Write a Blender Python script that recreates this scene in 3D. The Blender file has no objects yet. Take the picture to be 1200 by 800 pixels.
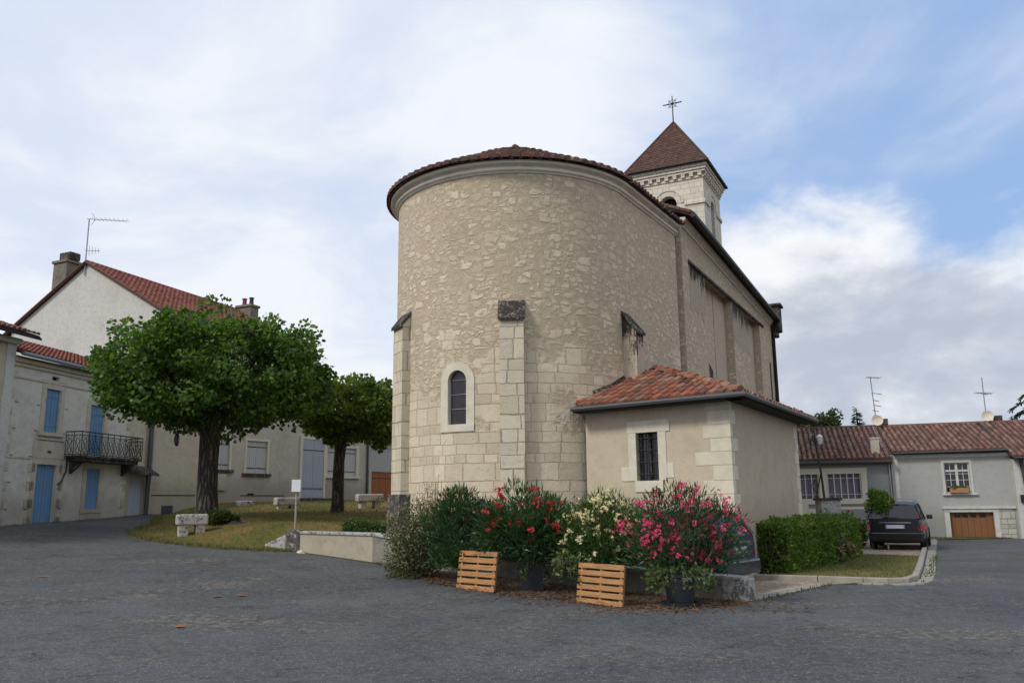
import bpy, math, random
import numpy as np
from mathutils import Vector, Matrix
PI = math.pi
R_ = math.radians
C = bpy.context.scene.collection
SC = bpy.context.scene

# ------------------------------------------------------------------ camera
cam = bpy.data.cameras.new('camera'); camo = bpy.data.objects.new('camera', cam); C.objects.link(camo)
cam.sensor_width = 36; cam.lens = 985 / 1200 * 36; cam.clip_end = 3000; cam.clip_start = .1
_p = math.atan(190 / 985); _a = R_(.6)
_R = Vector((1, 0, 0)); _U = Vector((0, -math.sin(_p), math.cos(_p))); _F = Vector((0, math.cos(_p), math.sin(_p)))
_x = math.cos(_a) * _R - math.sin(_a) * _U; _y = math.sin(_a) * _R + math.cos(_a) * _U
camo.matrix_world = Matrix(((_x.x, _y.x, -_F.x, 0), (_x.y, _y.y, -_F.y, 0), (_x.z, _y.z, -_F.z, 1.6), (0, 0, 0, 1)))
SC.camera = camo

# ------------------------------------------------------------------ light
SUN_AZ = R_(236); SUN_EL = R_(42)         # azimuth measured clockwise from +Y
sd = Vector((math.sin(SUN_AZ) * math.cos(SUN_EL), math.cos(SUN_AZ) * math.cos(SUN_EL), math.sin(SUN_EL)))
sl = bpy.data.lights.new('sun', 'SUN'); sl.energy = 2.0; sl.angle = R_(12); sl.color = (1, .95, .87)
so = bpy.data.objects.new('sun', sl); C.objects.link(so); so.rotation_euler = sd.to_track_quat('Z', 'Y').to_euler()
SC.view_settings.view_transform = 'Standard'; SC.view_settings.look = 'None'
SC.view_settings.gamma = 1; SC.view_settings.exposure = .12

class NT:
    """little node-tree helper"""
    def __init__(s, tree): s.t = tree; s.n = tree.nodes; s.l = tree.links
    def add(s, typ, **kw):
        n = s.n.new(typ)
        for k, v in kw.items():
            if k == 'ins':
                for kk, vv in v.items(): s.put(n.inputs[kk], vv)
            else: setattr(n, k, v)
        return n
    def put(s, sock, v):
        if isinstance(v, bpy.types.NodeSocket): s.l.new(v, sock)
        else: sock.default_value = v
    def math(s, op, a, b=0., c=0., clamp=False):
        n = s.add('ShaderNodeMath', operation=op, use_clamp=clamp)
        s.put(n.inputs[0], a); s.put(n.inputs[1], b); s.put(n.inputs[2], c); return n.outputs[0]
    def vmath(s, op, a, b=(0, 0, 0), sc=None):
        n = s.add('ShaderNodeVectorMath', operation=op); s.put(n.inputs[0], a); s.put(n.inputs[1], b)
        if sc is not None: s.put(n.inputs['Scale'], sc)
        return n.outputs['Value'] if op in ('DOT_PRODUCT', 'LENGTH') else n.outputs[0]
    def mix(s, f, a, b, mode='MIX'):
        n = s.add('ShaderNodeMix', data_type='RGBA', blend_type=mode); s.put(n.inputs[0], f)
        for i, v in ((6, a), (7, b)):
            if isinstance(v, tuple) and len(v) == 3: v = v + (1,)
            s.put(n.inputs[i], v)
        return n.outputs[2]
    def noise(s, vec, scale, detail=4, rough=.55, dist=0., out=0):
        n = s.add('ShaderNodeTexNoise'); s.put(n.inputs['Vector'], vec); n.inputs['Scale'].default_value = scale
        n.inputs['Detail'].default_value = detail; n.inputs['Roughness'].default_value = rough; n.inputs['Distortion'].default_value = dist
        return n.outputs[out]
    def voro(s, vec, scale, feature='F1', rand=1.):
        n = s.add('ShaderNodeTexVoronoi', feature=feature); s.put(n.inputs['Vector'], vec); n.inputs['Scale'].default_value = scale
        n.inputs['Randomness'].default_value = rand; return n
    def step(s, x, lo, hi, a=0., b=1.):
        n = s.add('ShaderNodeMapRange', interpolation_type='SMOOTHSTEP'); s.put(n.inputs[0], x)
        n.inputs[1].default_value = lo; n.inputs[2].default_value = hi; n.inputs[3].default_value = a; n.inputs[4].default_value = b
        return n.outputs[0]
    def ramp(s, f, stops):
        n = s.add('ShaderNodeValToRGB'); s.put(n.inputs[0], f); e = n.color_ramp.elements
        while len(e) < len(stops): e.new(.5)
        for i, (p, c) in enumerate(stops): e[i].position = p; e[i].color = (*c, 1)
        return n.outputs[0]

# ------------------------------------------------------------------ world: physical sky seen between layers of cloud
W = bpy.data.worlds.new('World'); SC.world = W; W.use_nodes = True
g = NT(W.node_tree); g.n.clear()
sky = g.add('ShaderNodeTexSky', sky_type='NISHITA', sun_disc=False, sun_elevation=SUN_EL, sun_rotation=SUN_AZ)
sky.air_density = 1.; sky.dust_density = 1.5; sky.ozone_density = 2.
d = g.add('ShaderNodeTexCoord').outputs['Generated']
sep = g.add('ShaderNodeSeparateXYZ'); g.put(sep.inputs[0], d); EZ = sep.outputs[2]
zz = g.math('MAXIMUM', g.math('ADD', EZ, .3), .12)
dv = g.vmath('SCALE', d, sc=g.math('DIVIDE', 1., zz))                   # high veil: a flat deck seen in perspective
n1 = g.noise(dv, .8, 8, .55, .5); n2 = g.noise(g.vmath('ADD', dv, (7.3, 2.1, 4.)), 2.2, 9, .58, .4)
nc1 = g.noise(g.vmath('ADD', g.vmath('MULTIPLY', d, (1, 1, 1.5)), (3.1, .4, 0)), 5.5, 10, .56, .25); nc2 = g.noise(g.vmath('ADD', d, (0., 5., 1.)), 2.3, 4, .5)
nc3 = g.noise(g.vmath('ADD', g.vmath('MULTIPLY', d, (1, 1, 2.2)), (8., 3.6, 5.)), 4.3, 9, .58, .3)
bl = g.vmath('DOT_PRODUCT', d, tuple(Vector((.56, .70, .44)).normalized()))      # where the veil opens to blue
hole = g.step(bl, .80, .985)
cov = g.math('ADD', g.math('MULTIPLY', g.math('SUBTRACT', n1, .5), 1.2), g.math('MULTIPLY', g.math('SUBTRACT', n2, .5), 1.0))
cov = g.math('SUBTRACT', g.math('ADD', cov, .78), g.math('MULTIPLY', hole, .80))
cmask = g.step(cov, .0, .85)
veil = g.mix(g.step(n2, .38, .62), (6.6, 7.3, 8.6), (8.2, 8.5, 9.1))
skyc = g.mix(.80, sky.outputs[0], (3.3, 5.0, 8.1))
fin = g.mix(cmask, skyc, veil)
right = g.step(sep.outputs[0], -.02, .30)
top = g.math('ADD', .17, g.math('MULTIPLY', right, .155))               # how high the lumpy clouds reach
edge = g.math('ADD', g.math('MULTIPLY', g.math('SUBTRACT', top, EZ), 5.5), g.math('ADD', g.math('MULTIPLY', g.math('SUBTRACT', nc1, .5), 2.4), g.math('MULTIPLY', g.math('SUBTRACT', nc2, .5), 1.8)))
cm_ = g.step(edge, -.12, .55)
shade = g.math('ADD', g.math('ADD', g.math('MULTIPLY', g.math('SUBTRACT', nc3, .5), 2.6), g.math('MULTIPLY', g.math('SUBTRACT', nc1, .5), .9)), g.math('MULTIPLY', g.math('SUBTRACT', EZ, .15), 2.2))
ccol = g.ramp(g.step(shade, -.42, .5), [(0., (.46, .51, .60)), (.35, (.58, .62, .69)), (.7, (.76, .78, .82)), (1., (.90, .91, .92))])
ccol = g.vmath('SCALE', ccol, sc=10.)
fin = g.mix(g.math('MULTIPLY', cm_, g.math('ADD', .55, g.math('MULTIPLY', right, .4))), fin, ccol)
bg = g.add('ShaderNodeBackground'); g.put(bg.inputs[0], fin); bg.inputs[1].default_value = .1
wo = g.add('ShaderNodeOutputWorld'); g.l.new(bg.outputs[0], wo.inputs[0])

# ------------------------------------------------------------------ materials
MATS = {}
def mat(name):
    m = bpy.data.materials.new(name); m.use_nodes = True; t = NT(m.node_tree); t.n.clear()
    t.p = t.add('ShaderNodeBsdfPrincipled'); o = t.add('ShaderNodeOutputMaterial'); t.l.new(t.p.outputs[0], o.inputs[0]); t.o = o
    MATS[name] = m; t.m = m; return t
def bump(t, h, strength=.5, dist=.02):
    b = t.add('ShaderNodeBump'); b.inputs['Strength'].default_value = strength; b.inputs['Distance'].default_value = dist
    t.put(b.inputs['Height'], h); t.l.new(b.outputs[0], t.p.inputs['Normal'])
def uv(t): return t.add('ShaderNodeUVMap').outputs[0]
def obj_(t): return t.add('ShaderNodeTexCoord').outputs['Object']
def pos(t): return t.add('ShaderNodeNewGeometry').outputs['Position']
def rnd(t): return t.add('ShaderNodeNewGeometry').outputs['Random Per Island']

def m_plain(name, col, rough=.6, var=.12, nscale=6., metal=0., bs=.15, spec=None):
    t = mat(name); c = pos(t); n = t.noise(c, nscale, 5)
    f = t.math('MULTIPLY_ADD', n, 2 * var, 1 - var)
    t.put(t.p.inputs['Base Color'], t.mix(1., col, t.vmath('SCALE', (1, 1, 1), sc=f), 'MULTIPLY'))
    t.p.inputs['Roughness'].default_value = rough; t.p.inputs['Metallic'].default_value = metal
    if spec is not None: t.p.inputs['Specular IOR Level'].default_value = spec
    if bs: bump(t, t.noise(c, nscale * 8, 3), bs, .004)
    return t.m

def m_stone(name, light, dark, mortar, ashlar=.5, plaster=.5, cell=(3.1, 4.6), stain=(.16, .13, .10), stainamt=.35, brickw=.62, rowh=.3):
    """rubble half buried in mortar, passing into roughly coursed blocks"""
    t = mat(name); u = uv(t)
    wob = t.vmath('SCALE', t.vmath('SUBTRACT', t.noise(u, 3.2, 4, .6, out=1), (.5, .5, .5)), sc=.13)
    wob2 = t.vmath('SCALE', t.vmath('SUBTRACT', t.noise(u, 13, 3, .6, out=1), (.5, .5, .5)), sc=.045)
    q = t.vmath('ADD', t.vmath('ADD', u, wob), wob2)
    big = t.noise(u, .42, 4, .6); mid = t.noise(u, 1.6, 4); fine = t.noise(u, 26, 6, .7); soft = t.noise(u, 7, 4, .6)
    def rub_(k, off):
        qs = t.vmath('MULTIPLY', t.vmath('ADD', q, off), (cell[0] * k, cell[1] * k, 1))
        vc = t.voro(qs, 1., 'F1', .82); v2 = t.voro(qs, 1., 'F2', .82)
        for v_ in (vc, v2): v_.distance = 'CHEBYCHEV'
        ed_ = t.math('SUBTRACT', v2.outputs['Distance'], vc.outputs['Distance'])
        sc_ = t.add('ShaderNodeSeparateColor'); t.put(sc_.inputs[0], vc.outputs['Color'])
        thr = t.math('ADD', t.math('MULTIPLY_ADD', t.step(big, .36, .64), .12 * plaster, .085), t.math('MULTIPLY', t.math('SUBTRACT', soft, .5), .12))
        e = t.math('MULTIPLY', t.math('SUBTRACT', ed_, thr), 7., clamp=True)
        return e, sc_
    ra, ca = rub_(1., (0, 0, 0)); rb, cb = rub_(1.75, (5.3, 2.2, 0))
    sel = t.step(t.noise(u, 1.1, 3), .47, .53)
    rub = t.mix(sel, ra, rb); rvc = t.mix(sel, ca.outputs[0], cb.outputs[0])
    gone = t.mix(sel, ca.outputs[1], cb.outputs[1])
    # courses of unequal height, blocks of unequal length
    su = t.add('ShaderNodeSeparateXYZ'); t.put(su.inputs[0], t.vmath('ADD', u, t.vmath('SCALE', t.vmath('ADD', wob, wob2), sc=.5)))
    vv = t.math('ADD', su.outputs[1], t.math('ADD', t.math('MULTIPLY', t.math('SINE', t.math('MULTIPLY', su.outputs[1], 4.3)), .055), t.math('MULTIPLY', t.math('SINE', t.math('MULTIPLY_ADD', su.outputs[1], 9.1, 1.3)), .035)))
    uu = t.math('ADD', su.outputs[0], t.math('ADD', t.math('MULTIPLY', t.math('SINE', t.math('MULTIPLY', su.outputs[0], 2.9)), .16), t.math('MULTIPLY', t.math('SINE', t.math('MULTIPLY_ADD', t.math('FLOOR', t.math('DIVIDE', vv, rowh)), 2.4, su.outputs[0])), .11)))
    cb = t.add('ShaderNodeCombineXYZ'); t.put(cb.inputs[0], uu); t.put(cb.inputs[1], vv)
    br = t.add('ShaderNodeTexBrick'); t.put(br.inputs['Vector'], cb.outputs[0])
    for k, v in (('Scale', 1.), ('Mortar Size', .014), ('Mortar Smooth', .6), ('Bias', 0.), ('Brick Width', brickw), ('Row Height', rowh)): br.inputs[k].default_value = v
    br.offset = .37; br.squash = .66; br.squash_frequency = 3
    br.inputs['Color1'].default_value = (0, 0, 0, 1); br.inputs['Color2'].default_value = (1, 1, 1, 1); br.inputs['Mortar'].default_value = (.5, .5, .5, 1)
    sx = t.add('ShaderNodeSeparateXYZ'); t.put(sx.inputs[0], u)
    hgt = t.math('MULTIPLY', t.math('SUBTRACT', sx.outputs[1], 4.6), .13) if ashlar < 1.5 else 0.
    # how far the stones show through: clearly low down, faint under the eaves
    show = t.step(t.math('SUBTRACT', t.math('ADD', t.math('MULTIPLY', gone, .55), t.math('MULTIPLY', big, 1.1)), t.math('ADD', .62 * plaster - .15, t.math('MULTIPLY', hgt, .55))), .02, .40)
    rub = t.math('MULTIPLY', rub, t.math('ADD', .42, t.math('MULTIPLY', show, .58)))
    am = t.math('SUBTRACT', t.math('ADD', t.math('ADD', t.math('MULTIPLY', t.noise(u, .8, 3), 1.2), t.math('MULTIPLY', soft, .25)), ashlar - .6 - .62), hgt)
    am = t.step(am, .0, .12)
    sm_ = t.mix(am, rub, t.math('SUBTRACT', 1., br.outputs['Fac']))
    rv = t.mix(am, rvc, br.outputs['Color'])
    sc1 = t.mix(rv, dark, light)
    sc1 = t.mix(t.step(fine, .5, .75, 0., .5), sc1, tuple(.6 * x for x in dark))
    sc1 = t.mix(t.step(mid, .3, .7, 0., .3), sc1, light)
    sc1 = t.mix(t.step(soft, .52, .7, 0., .35), sc1, tuple(.75 * x for x in dark))
    mc = t.mix(t.step(fine, .3, .7), tuple(.78 * x for x in mortar), tuple(1.15 * x for x in mortar))
    mc = t.mix(t.step(soft, .4, .7, 0., .35), mc, light)
    c = t.mix(sm_, mc, sc1)
    blot = t.noise(t.vmath('MULTIPLY', u, (1., .45, 1)), .9, 7, .7)
    c = t.mix(t.step(blot, .50, .78, 0., stainamt), c, stain)
    pits = t.voro(t.vmath('ADD', u, wob), 7.); c = t.mix(t.math('MULTIPLY', t.step(pits.outputs['Distance'], .10, .05), t.step(mid, .5, .6)), c, tuple(.35 * x for x in dark))
    t.put(t.p.inputs['Base Color'], c); t.p.inputs['Roughness'].default_value = .93; t.p.inputs['Specular IOR Level'].default_value = .25
    h = t.math('ADD', sm_, t.math('ADD', t.math('MULTIPLY', fine, 1.1), t.math('MULTIPLY', soft, .8))); bump(t, h, .7, .022)
    return t.m

def m_speck(name, a_, b_, lo=.44, hi=.58, scale=16):
    """lichened stone: black crust broken by pale specks"""
    t = mat(name); p_ = pos(t); n = t.noise(p_, scale, 6, .75); m = t.noise(p_, scale * .22, 4, .6)
    c = t.mix(t.step(t.math('ADD', n, t.math('MULTIPLY', t.math('SUBTRACT', m, .5), .5)), lo, hi), a_, b_)
    t.put(t.p.inputs['Base Color'], c); t.p.inputs['Roughness'].default_value = .95; t.p.inputs['Specular IOR Level'].default_value = .15
    bump(t, n, .8, .03); return t.m

def m_plaster(name, col, dirt=(.12, .105, .085), low=0., amt=.4, scale=.7, grain=30, streak=.3):
    t = mat(name); u = uv(t); sx = t.add('ShaderNodeSeparateXYZ'); t.put(sx.inputs[0], u)
    a = t.noise(u, scale, 7, .65); b = t.noise(u, grain, 4, .7); s = t.noise(t.vmath('MULTIPLY', u, (3., .35, 1)), 1.2, 5, .6)
    m_ = t.noise(u, 4.5, 8, .72); c = t.mix(t.step(b, .3, .75, 0., .3), col, tuple(.6 * x for x in col)); c = t.mix(t.step(m_, .48, .68, 0., .34), c, dirt); c = t.mix(t.step(m_, .46, .3, 0., .25), c, tuple(min(.8, 1.25 * x) for x in col))
    c = t.mix(t.step(a, .45, .75, 0., amt), c, dirt)
    c = t.mix(t.step(s, .5, .78, 0., streak), c, tuple(1.5 * x for x in dirt))
    if low:
        lo = t.math('SUBTRACT', 1., t.step(t.math('SUBTRACT', sx.outputs[1], t.math('MULTIPLY', a, 1.0)), low - .4, low + .5))
        c = t.mix(t.math('MULTIPLY', lo, .55), c, dirt)
    t.put(t.p.inputs['Base Color'], c); t.p.inputs['Roughness'].default_value = .93; t.p.inputs['Specular IOR Level'].default_value = .2
    bump(t, t.math('ADD', b, t.math('MULTIPLY', a, .6)), .5, .012); return t.m

def m_tile(name, cols, dark=.3, moss=.25):
    t = mat(name); r = rnd(t); p_ = pos(t)
    c = t.ramp(r, [(i / (len(cols) - 1), k) for i, k in enumerate(cols)])
    n = t.noise(p_, 2.2, 6, .65); f = t.noise(p_, 26, 4, .6)
    c = t.mix(t.step(n, .48, .72, 0., dark), c, (.035, .03, .027))
    c = t.mix(t.step(f, .55, .75, 0., moss), c, (.16, .15, .11))
    t.put(t.p.inputs['Base Color'], c); t.p.inputs['Roughness'].default_value = .88; t.p.inputs['Specular IOR Level'].default_value = .25
    bump(t, f, .4, .008); return t.m

def m_leaf(name, cols, trans=.3, rough=.5, patch=1.2):
    t = mat(name); r = rnd(t); n = t.noise(pos(t), patch, 3)
    c = t.ramp(t.math('ADD', t.math('MULTIPLY', r, .65), t.math('MULTIPLY', t.step(n, .3, .7), .35)), [(i / (len(cols) - 1), k) for i, k in enumerate(cols)])
    t.put(t.p.inputs['Base Color'], c); t.p.inputs['Roughness'].default_value = rough; t.p.inputs['Specular IOR Level'].default_value = .35
    tr = t.add('ShaderNodeBsdfTranslucent'); t.put(tr.inputs[0], t.mix(1., c, (1.5, 1.6, .6), 'MULTIPLY'))
    mx = t.add('ShaderNodeMixShader'); mx.inputs[0].default_value = trans; t.l.new(t.p.outputs[0], mx.inputs[1]); t.l.new(tr.outputs[0], mx.inputs[2])
    t.l.new(mx.outputs[0], t.o.inputs[0]); return t.m

def m_boards(name, col, pitch=.12, rough=.7, dark=.45, wear=(.3, .3, .3)):
    t = mat(name); u = uv(t); sx = t.add('ShaderNodeSeparateXYZ'); t.put(sx.inputs[0], u)
    fr = t.math('FRACT', t.math('DIVIDE', sx.outputs[0], pitch)); gap = t.math('LESS_THAN', t.math('ABSOLUTE', t.math('SUBTRACT', fr, .5)), .46)
    n = t.noise(t.vmath('MULTIPLY', u, (14, 1.2, 1)), 1.5, 5, .6); w = t.noise(u, 2.5, 6, .7)
    c = t.mix(t.step(n, .3, .75, 0., .35), col, tuple(.6 * x for x in col)); c = t.mix(t.step(w, .5, .75, 0., .5), c, wear)
    c = t.mix(gap, tuple(dark * x for x in col), c)
    t.put(t.p.inputs['Base Color'], c); t.p.inputs['Roughness'].default_value = rough; bump(t, t.math('ADD', gap, t.math('MULTIPLY', n, .2)), .6, .01); return t.m

def m_bark():
    t = mat('bark'); p_ = pos(t); v = t.voro(t.vmath('ADD', t.vmath('MULTIPLY', p_, (9, 9, 1.6)), t.vmath('SCALE', t.noise(p_, 5, 3, out=1), sc=.8)), 1., 'DISTANCE_TO_EDGE'); n = t.noise(p_, 18, 5, .7)
    f = t.step(v.outputs['Distance'], .0, .28); c = t.mix(f, (.022, .018, .015), (.115, .098, .08)); c = t.mix(t.step(n, .5, .75, 0., .5), c, (.17, .155, .13))
    t.put(t.p.inputs['Base Color'], c); t.p.inputs['Roughness'].default_value = .95; bump(t, t.math('ADD', f, t.math('MULTIPLY', n, .5)), 1., .05); return t.m

M = {}
M['apse'] = m_stone('apse_stone', (.72, .625, .465), (.53, .45, .325), (.475, .385, .27), ashlar=.58, plaster=.7, stainamt=.28, stain=(.30, .235, .165), cell=(2.7, 4.4), brickw=.44, rowh=.27)
M['nave'] = m_stone('nave_stone', (.68, .59, .44), (.50, .42, .31), (.45, .365, .26), ashlar=.40, plaster=.6, stainamt=.35, stain=(.25, .165, .10), cell=(2.6, 4.2))
M['block'] = m_stone('dressed_block', (.70, .615, .465), (.54, .465, .34), (.33, .28, .20), ashlar=3., plaster=.2, brickw=.36, rowh=.33, stainamt=.25, stain=(.26, .23, .18))
M['tower'] = m_stone('tower_block', (.70, .66, .55), (.60, .555, .455), (.50, .45, .36), ashlar=3., plaster=.2, brickw=.55, rowh=.3, stainamt=.1, stain=(.35, .32, .27))
M['render'] = m_plaster('church_render', (.57, .485, .36), amt=.4, scale=1.3, dirt=(.36, .29, .21), streak=.35, low=1.0)
M['render_shaded'] = m_plaster('church_render_shaded', (.50, .42, .315), amt=.4, scale=1.3, dirt=(.32, .26, .19), streak=.35, low=1.0)  # darker copy of the front render; the side wall's shade is in its colour
M['quoin'] = m_plain('quoin_stone', (.60, .545, .42), .9, .3, 4, bs=.4)
M['white_stone'] = m_plain('window_stone', (.62, .565, .45), .9, .25, 6, bs=.35)
M['black_stone'] = m_speck('lichen_black_stone', (.045, .04, .037), (.24, .215, .18), .50, .64)
def m_runoff(name, z0, z1, stone, black=(.05, .044, .038)):
    """black crust that has run down from the top of a stone and breaks up lower down"""
    t = mat(name); p_ = pos(t); s_ = t.add('ShaderNodeSeparateXYZ'); t.put(s_.inputs[0], p_)
    n = t.noise(t.vmath('MULTIPLY', p_, (3.2, 3.2, .9)), 1.6, 8, .72); f = t.noise(p_, 15, 6, .75)
    h = t.math('DIVIDE', t.math('SUBTRACT', s_.outputs[2], z0), z1 - z0)
    k = t.math('ADD', h, t.math('ADD', t.math('MULTIPLY', t.math('SUBTRACT', n, .5), 2.6), t.math('MULTIPLY', t.math('SUBTRACT', f, .5), 1.6)))
    c = t.mix(t.step(k, .45, .85), t.mix(t.step(f, .35, .65), tuple(.7 * x for x in stone), stone), black)
    t.put(t.p.inputs['Base Color'], c); t.p.inputs['Roughness'].default_value = .95; t.p.inputs['Specular IOR Level'].default_value = .15; bump(t, t.math('ADD', f, n), .7, .03); return t.m
M['weathered'] = m_runoff('weathered_stone', 7.9, 8.95, (.50, .42, .31))
M['runoff_low'] = m_runoff('runoff_buttress', 4.2, 6.1, (.58, .50, .38))
M['oldplaster'] = m_speck('lost_plaster', (.07, .05, .045), (.30, .25, .19), .56, .70, 6)
M['tile_pan_shade'] = m_plain('tile_pan_shade', (.045, .026, .022), .95, .4, 6)  # bed under the cover tiles, near-black to paint shade into the grooves
M['cornice'] = m_plain('cornice_stone', (.68, .63, .54), .9, .3, 3, bs=.3)
M['tile_annex'] = m_tile('tile_orange', [(.25, .08, .045), (.31, .115, .065), (.17, .058, .04), (.33, .18, .115), (.11, .055, .042), (.28, .095, .055), (.28, .20, .145)], .55, .35)
M['tile_old'] = m_tile('tile_old', [(.12, .05, .04), (.075, .05, .042), (.16, .068, .048), (.06, .042, .036), (.18, .11, .08)], .55, .3)
M['tile_right'] = m_tile('tile_brown', [(.15, .075, .058), (.20, .10, .075), (.11, .06, .048), (.24, .145, .11), (.165, .075, .055)], .5, .3)
M['tile_red'] = m_tile('tile_red', [(.20, .062, .045), (.15, .052, .04), (.24, .085, .06), (.12, .048, .038)], .45, .2)
M['tile_flat'] = m_tile('tile_flat', [(.095, .052, .042), (.12, .062, .048), (.075, .043, .036), (.145, .08, .062)], .35, .2)
M['zinc'] = m_plain('zinc', (.06, .062, .066), .5, .2, 4, metal=.3)
M['zinc_light'] = m_plain('zinc_light', (.24, .27, .32), .4, .2, 4, metal=.5)
M['iron'] = m_plain('iron', (.02, .02, .022), .5, .3, 10, metal=.3)
M['galv'] = m_plain('galvanised', (.33, .34, .35), .4, .2, 10, metal=.7)
M['white_paint'] = m_plain('white_paint', (.52, .51, .47), .7, .25, 5)
M['glass'] = m_plain('dark_glass', (.018, .02, .024), .08, .3, 3, bs=0, spec=.6)
M['lead_glass'] = m_plain('leaded_glass', (.028, .022, .024), .25, .8, 9, bs=.3)
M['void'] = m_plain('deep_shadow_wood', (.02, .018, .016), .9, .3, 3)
M['plaster_w'] = m_plaster('left_plaster', (.64, .62, .555), amt=.4, scale=.8, dirt=(.28, .255, .21), low=1.5)
M['stone_trim'] = m_plaster('left_stone_trim', (.56, .51, .41), amt=.4, scale=2., dirt=(.24, .20, .15), low=1.5)
M['gable'] = m_plaster('gable_roughcast', (.60, .585, .54), amt=.45, scale=.5, grain=9, dirt=(.34, .32, .28), streak=.35)
M['beige'] = m_plaster('beige_render', (.56, .50, .385), amt=.35, scale=.6, dirt=(.27, .23, .175), low=2.)
M['grey_r'] = m_plaster('grey_render', (.50, .46, .395), amt=.4, scale=.6, dirt=(.24, .205, .165), low=2.2)
M['grey_b'] = m_plaster('grey_render_right', (.41, .41, .385), amt=.35, scale=.5, dirt=(.26, .25, .225), streak=.3, low=.4)
M['grey_a'] = m_plaster('grey_render_band', (.28, .29, .29), amt=.3, scale=.6, dirt=(.17, .17, .17))
M['cream'] = m_plain('cream_paint', (.58, .54, .45), .8, .08, 3)
M['blue'] = m_boards('blue_boards', (.12, .255, .43), .16, wear=(.18, .31, .45))
M['pale_boards'] = m_boards('pale_grey_boards', (.36, .385, .43), .15, wear=(.28, .29, .31))
M['white_boards'] = m_boards('off_white_boards', (.47, .47, .46), .12, wear=(.36, .35, .33))
M['orange_wood'] = m_boards('orange_wood', (.30, .095, .025), .55, wear=(.22, .075, .025))
M['brown_wood'] = m_boards('brown_wood', (.22, .09, .03), .24, wear=(.12, .05, .03))
def m_pine():
    t = mat('pallet_pine'); c0 = obj_(t); r = rnd(t); n = t.noise(t.vmath('ADD', t.vmath('MULTIPLY', c0, (2.5, 20, 30)), t.vmath('SCALE', (1, 1, 1), sc=t.math('MULTIPLY', r, 9.))), 1.6, 6, .65, .4); w = t.noise(c0, 4, 6, .7)
    c = t.mix(t.step(n, .35, .7), (.46, .235, .09), (.27, .125, .045)); c = t.mix(t.step(w, .48, .72, 0., .6), c, (.24, .155, .09)); k = t.voro(t.vmath('MULTIPLY', c0, (1, 3, 3)), 6.); c = t.mix(t.step(k.outputs['Distance'], .09, .05), c, (.12, .05, .02))
    t.put(t.p.inputs['Base Color'], c); t.p.inputs['Roughness'].default_value = .8; bump(t, n, .3, .004); return t.m
M['pallet'] = m_pine()
M['bark'] = m_bark()
M['stem'] = m_plain('green_stem', (.10, .10, .05), .8, .3, 8)
M['leaf_tree'] = m_leaf('lime_leaf', [(.018, .045, .012), (.036, .085, .018), (.062, .135, .024), (.13, .21, .036), (.19, .24, .05)], .4, .45, 1.0)
M['leaf_tree2'] = m_leaf('lime_leaf_yellowing', [(.035, .075, .017), (.075, .135, .026), (.14, .20, .036), (.26, .27, .055)], .4)
M['leaf_oleander'] = m_leaf('oleander_leaf', [(.02, .055, .022), (.036, .09, .03), (.07, .135, .045)], .22, .4)
M['leaf_oleander_pale'] = m_leaf('oleander_leaf_pale', [(.03, .07, .02), (.06, .115, .032), (.12, .18, .055)], .25, .4)
M['leaf_hedge'] = m_leaf('hedge_leaf', [(.045, .095, .016), (.08, .15, .024), (.13, .20, .034), (.23, .25, .055)], .3)
M['leaf_olive'] = m_leaf('olive_leaf', [(.035, .055, .018), (.07, .09, .03), (.12, .13, .05), (.18, .145, .085)], .2)
M['leaf_bright'] = m_leaf('bright_leaf', [(.035, .065, .016), (.055, .095, .022), (.10, .13, .04)], .3)
M['leaf_trail'] = m_leaf('trailing_leaf', [(.05, .085, .025), (.09, .13, .04), (.14, .17, .06)], .25)
M['leaf_far'] = m_leaf('far_leaf', [(.035, .06, .018), (.06, .09, .025), (.11, .13, .035)], .25)
M['leaf_conifer'] = m_leaf('conifer_leaf', [(.012, .025, .013), (.02, .04, .02)], .1)
M['seed'] = m_leaf('seed_heads', [(.28, .20, .145), (.38, .29, .22), (.22, .13, .095)], .2, .8)
M['red_fl'] = m_leaf('red_petal', [(.50, .012, .03), (.62, .025, .05), (.42, .01, .025)], .25, .6)
M['pink_fl'] = m_leaf('pink_petal', [(.60, .045, .14), (.72, .10, .24), (.50, .03, .10)], .25, .6)
M['cream_fl'] = m_leaf('cream_petal', [(.72, .62, .36), (.75, .68, .46), (.6, .5, .28)], .25, .6)
M['palepink_fl'] = m_leaf('pale_petal', [(.62, .25, .24), (.5, .14, .15), (.68, .42, .36)], .25, .6)
M['dryfl'] = m_leaf('faded_hydrangea', [(.24, .15, .10), (.36, .24, .17), (.16, .09, .06)], .2, .8)
M['grassblade'] = m_leaf('grass_blade', [(.17, .15, .055), (.11, .14, .035), (.25, .19, .09), (.07, .12, .03)], .2, .8)
M['litter'] = m_leaf('dry_leaf', [(.11, .055, .028), (.18, .10, .05), (.075, .04, .022), (.23, .15, .08)], .1, .8)
M['orange_leaf'] = m_leaf('orange_dry_leaf', [(.32, .12, .035), (.24, .085, .03)], .1, .8)
M['soil'] = m_plain('soil', (.075, .055, .04), .95, .4, 6, bs=.8)
M['pot'] = m_plain('dark_pot', (.022, .026, .034), .45, .25, 4)
M['car_black'] = m_plain('car_black', (.005, .006, .009), .2, .1, 2, bs=0, spec=.7)
M['car_blue'] = m_plain('car_blue', (.012, .02, .045), .16, .1, 2, bs=0, spec=.7)
M['rubber'] = m_plain('rubber', (.012, .012, .012), .8, .1, 2)
M['chrome'] = m_plain('chrome', (.7, .7, .7), .18, .05, 2, metal=1., bs=0)
M['lamp_red'] = m_plain('red_lens', (.30, .008, .012), .2, .05, 2, bs=0)
M['lamp_white'] = m_plain('clear_lens', (.65, .5, .48), .15, .05, 2, bs=0)
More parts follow.
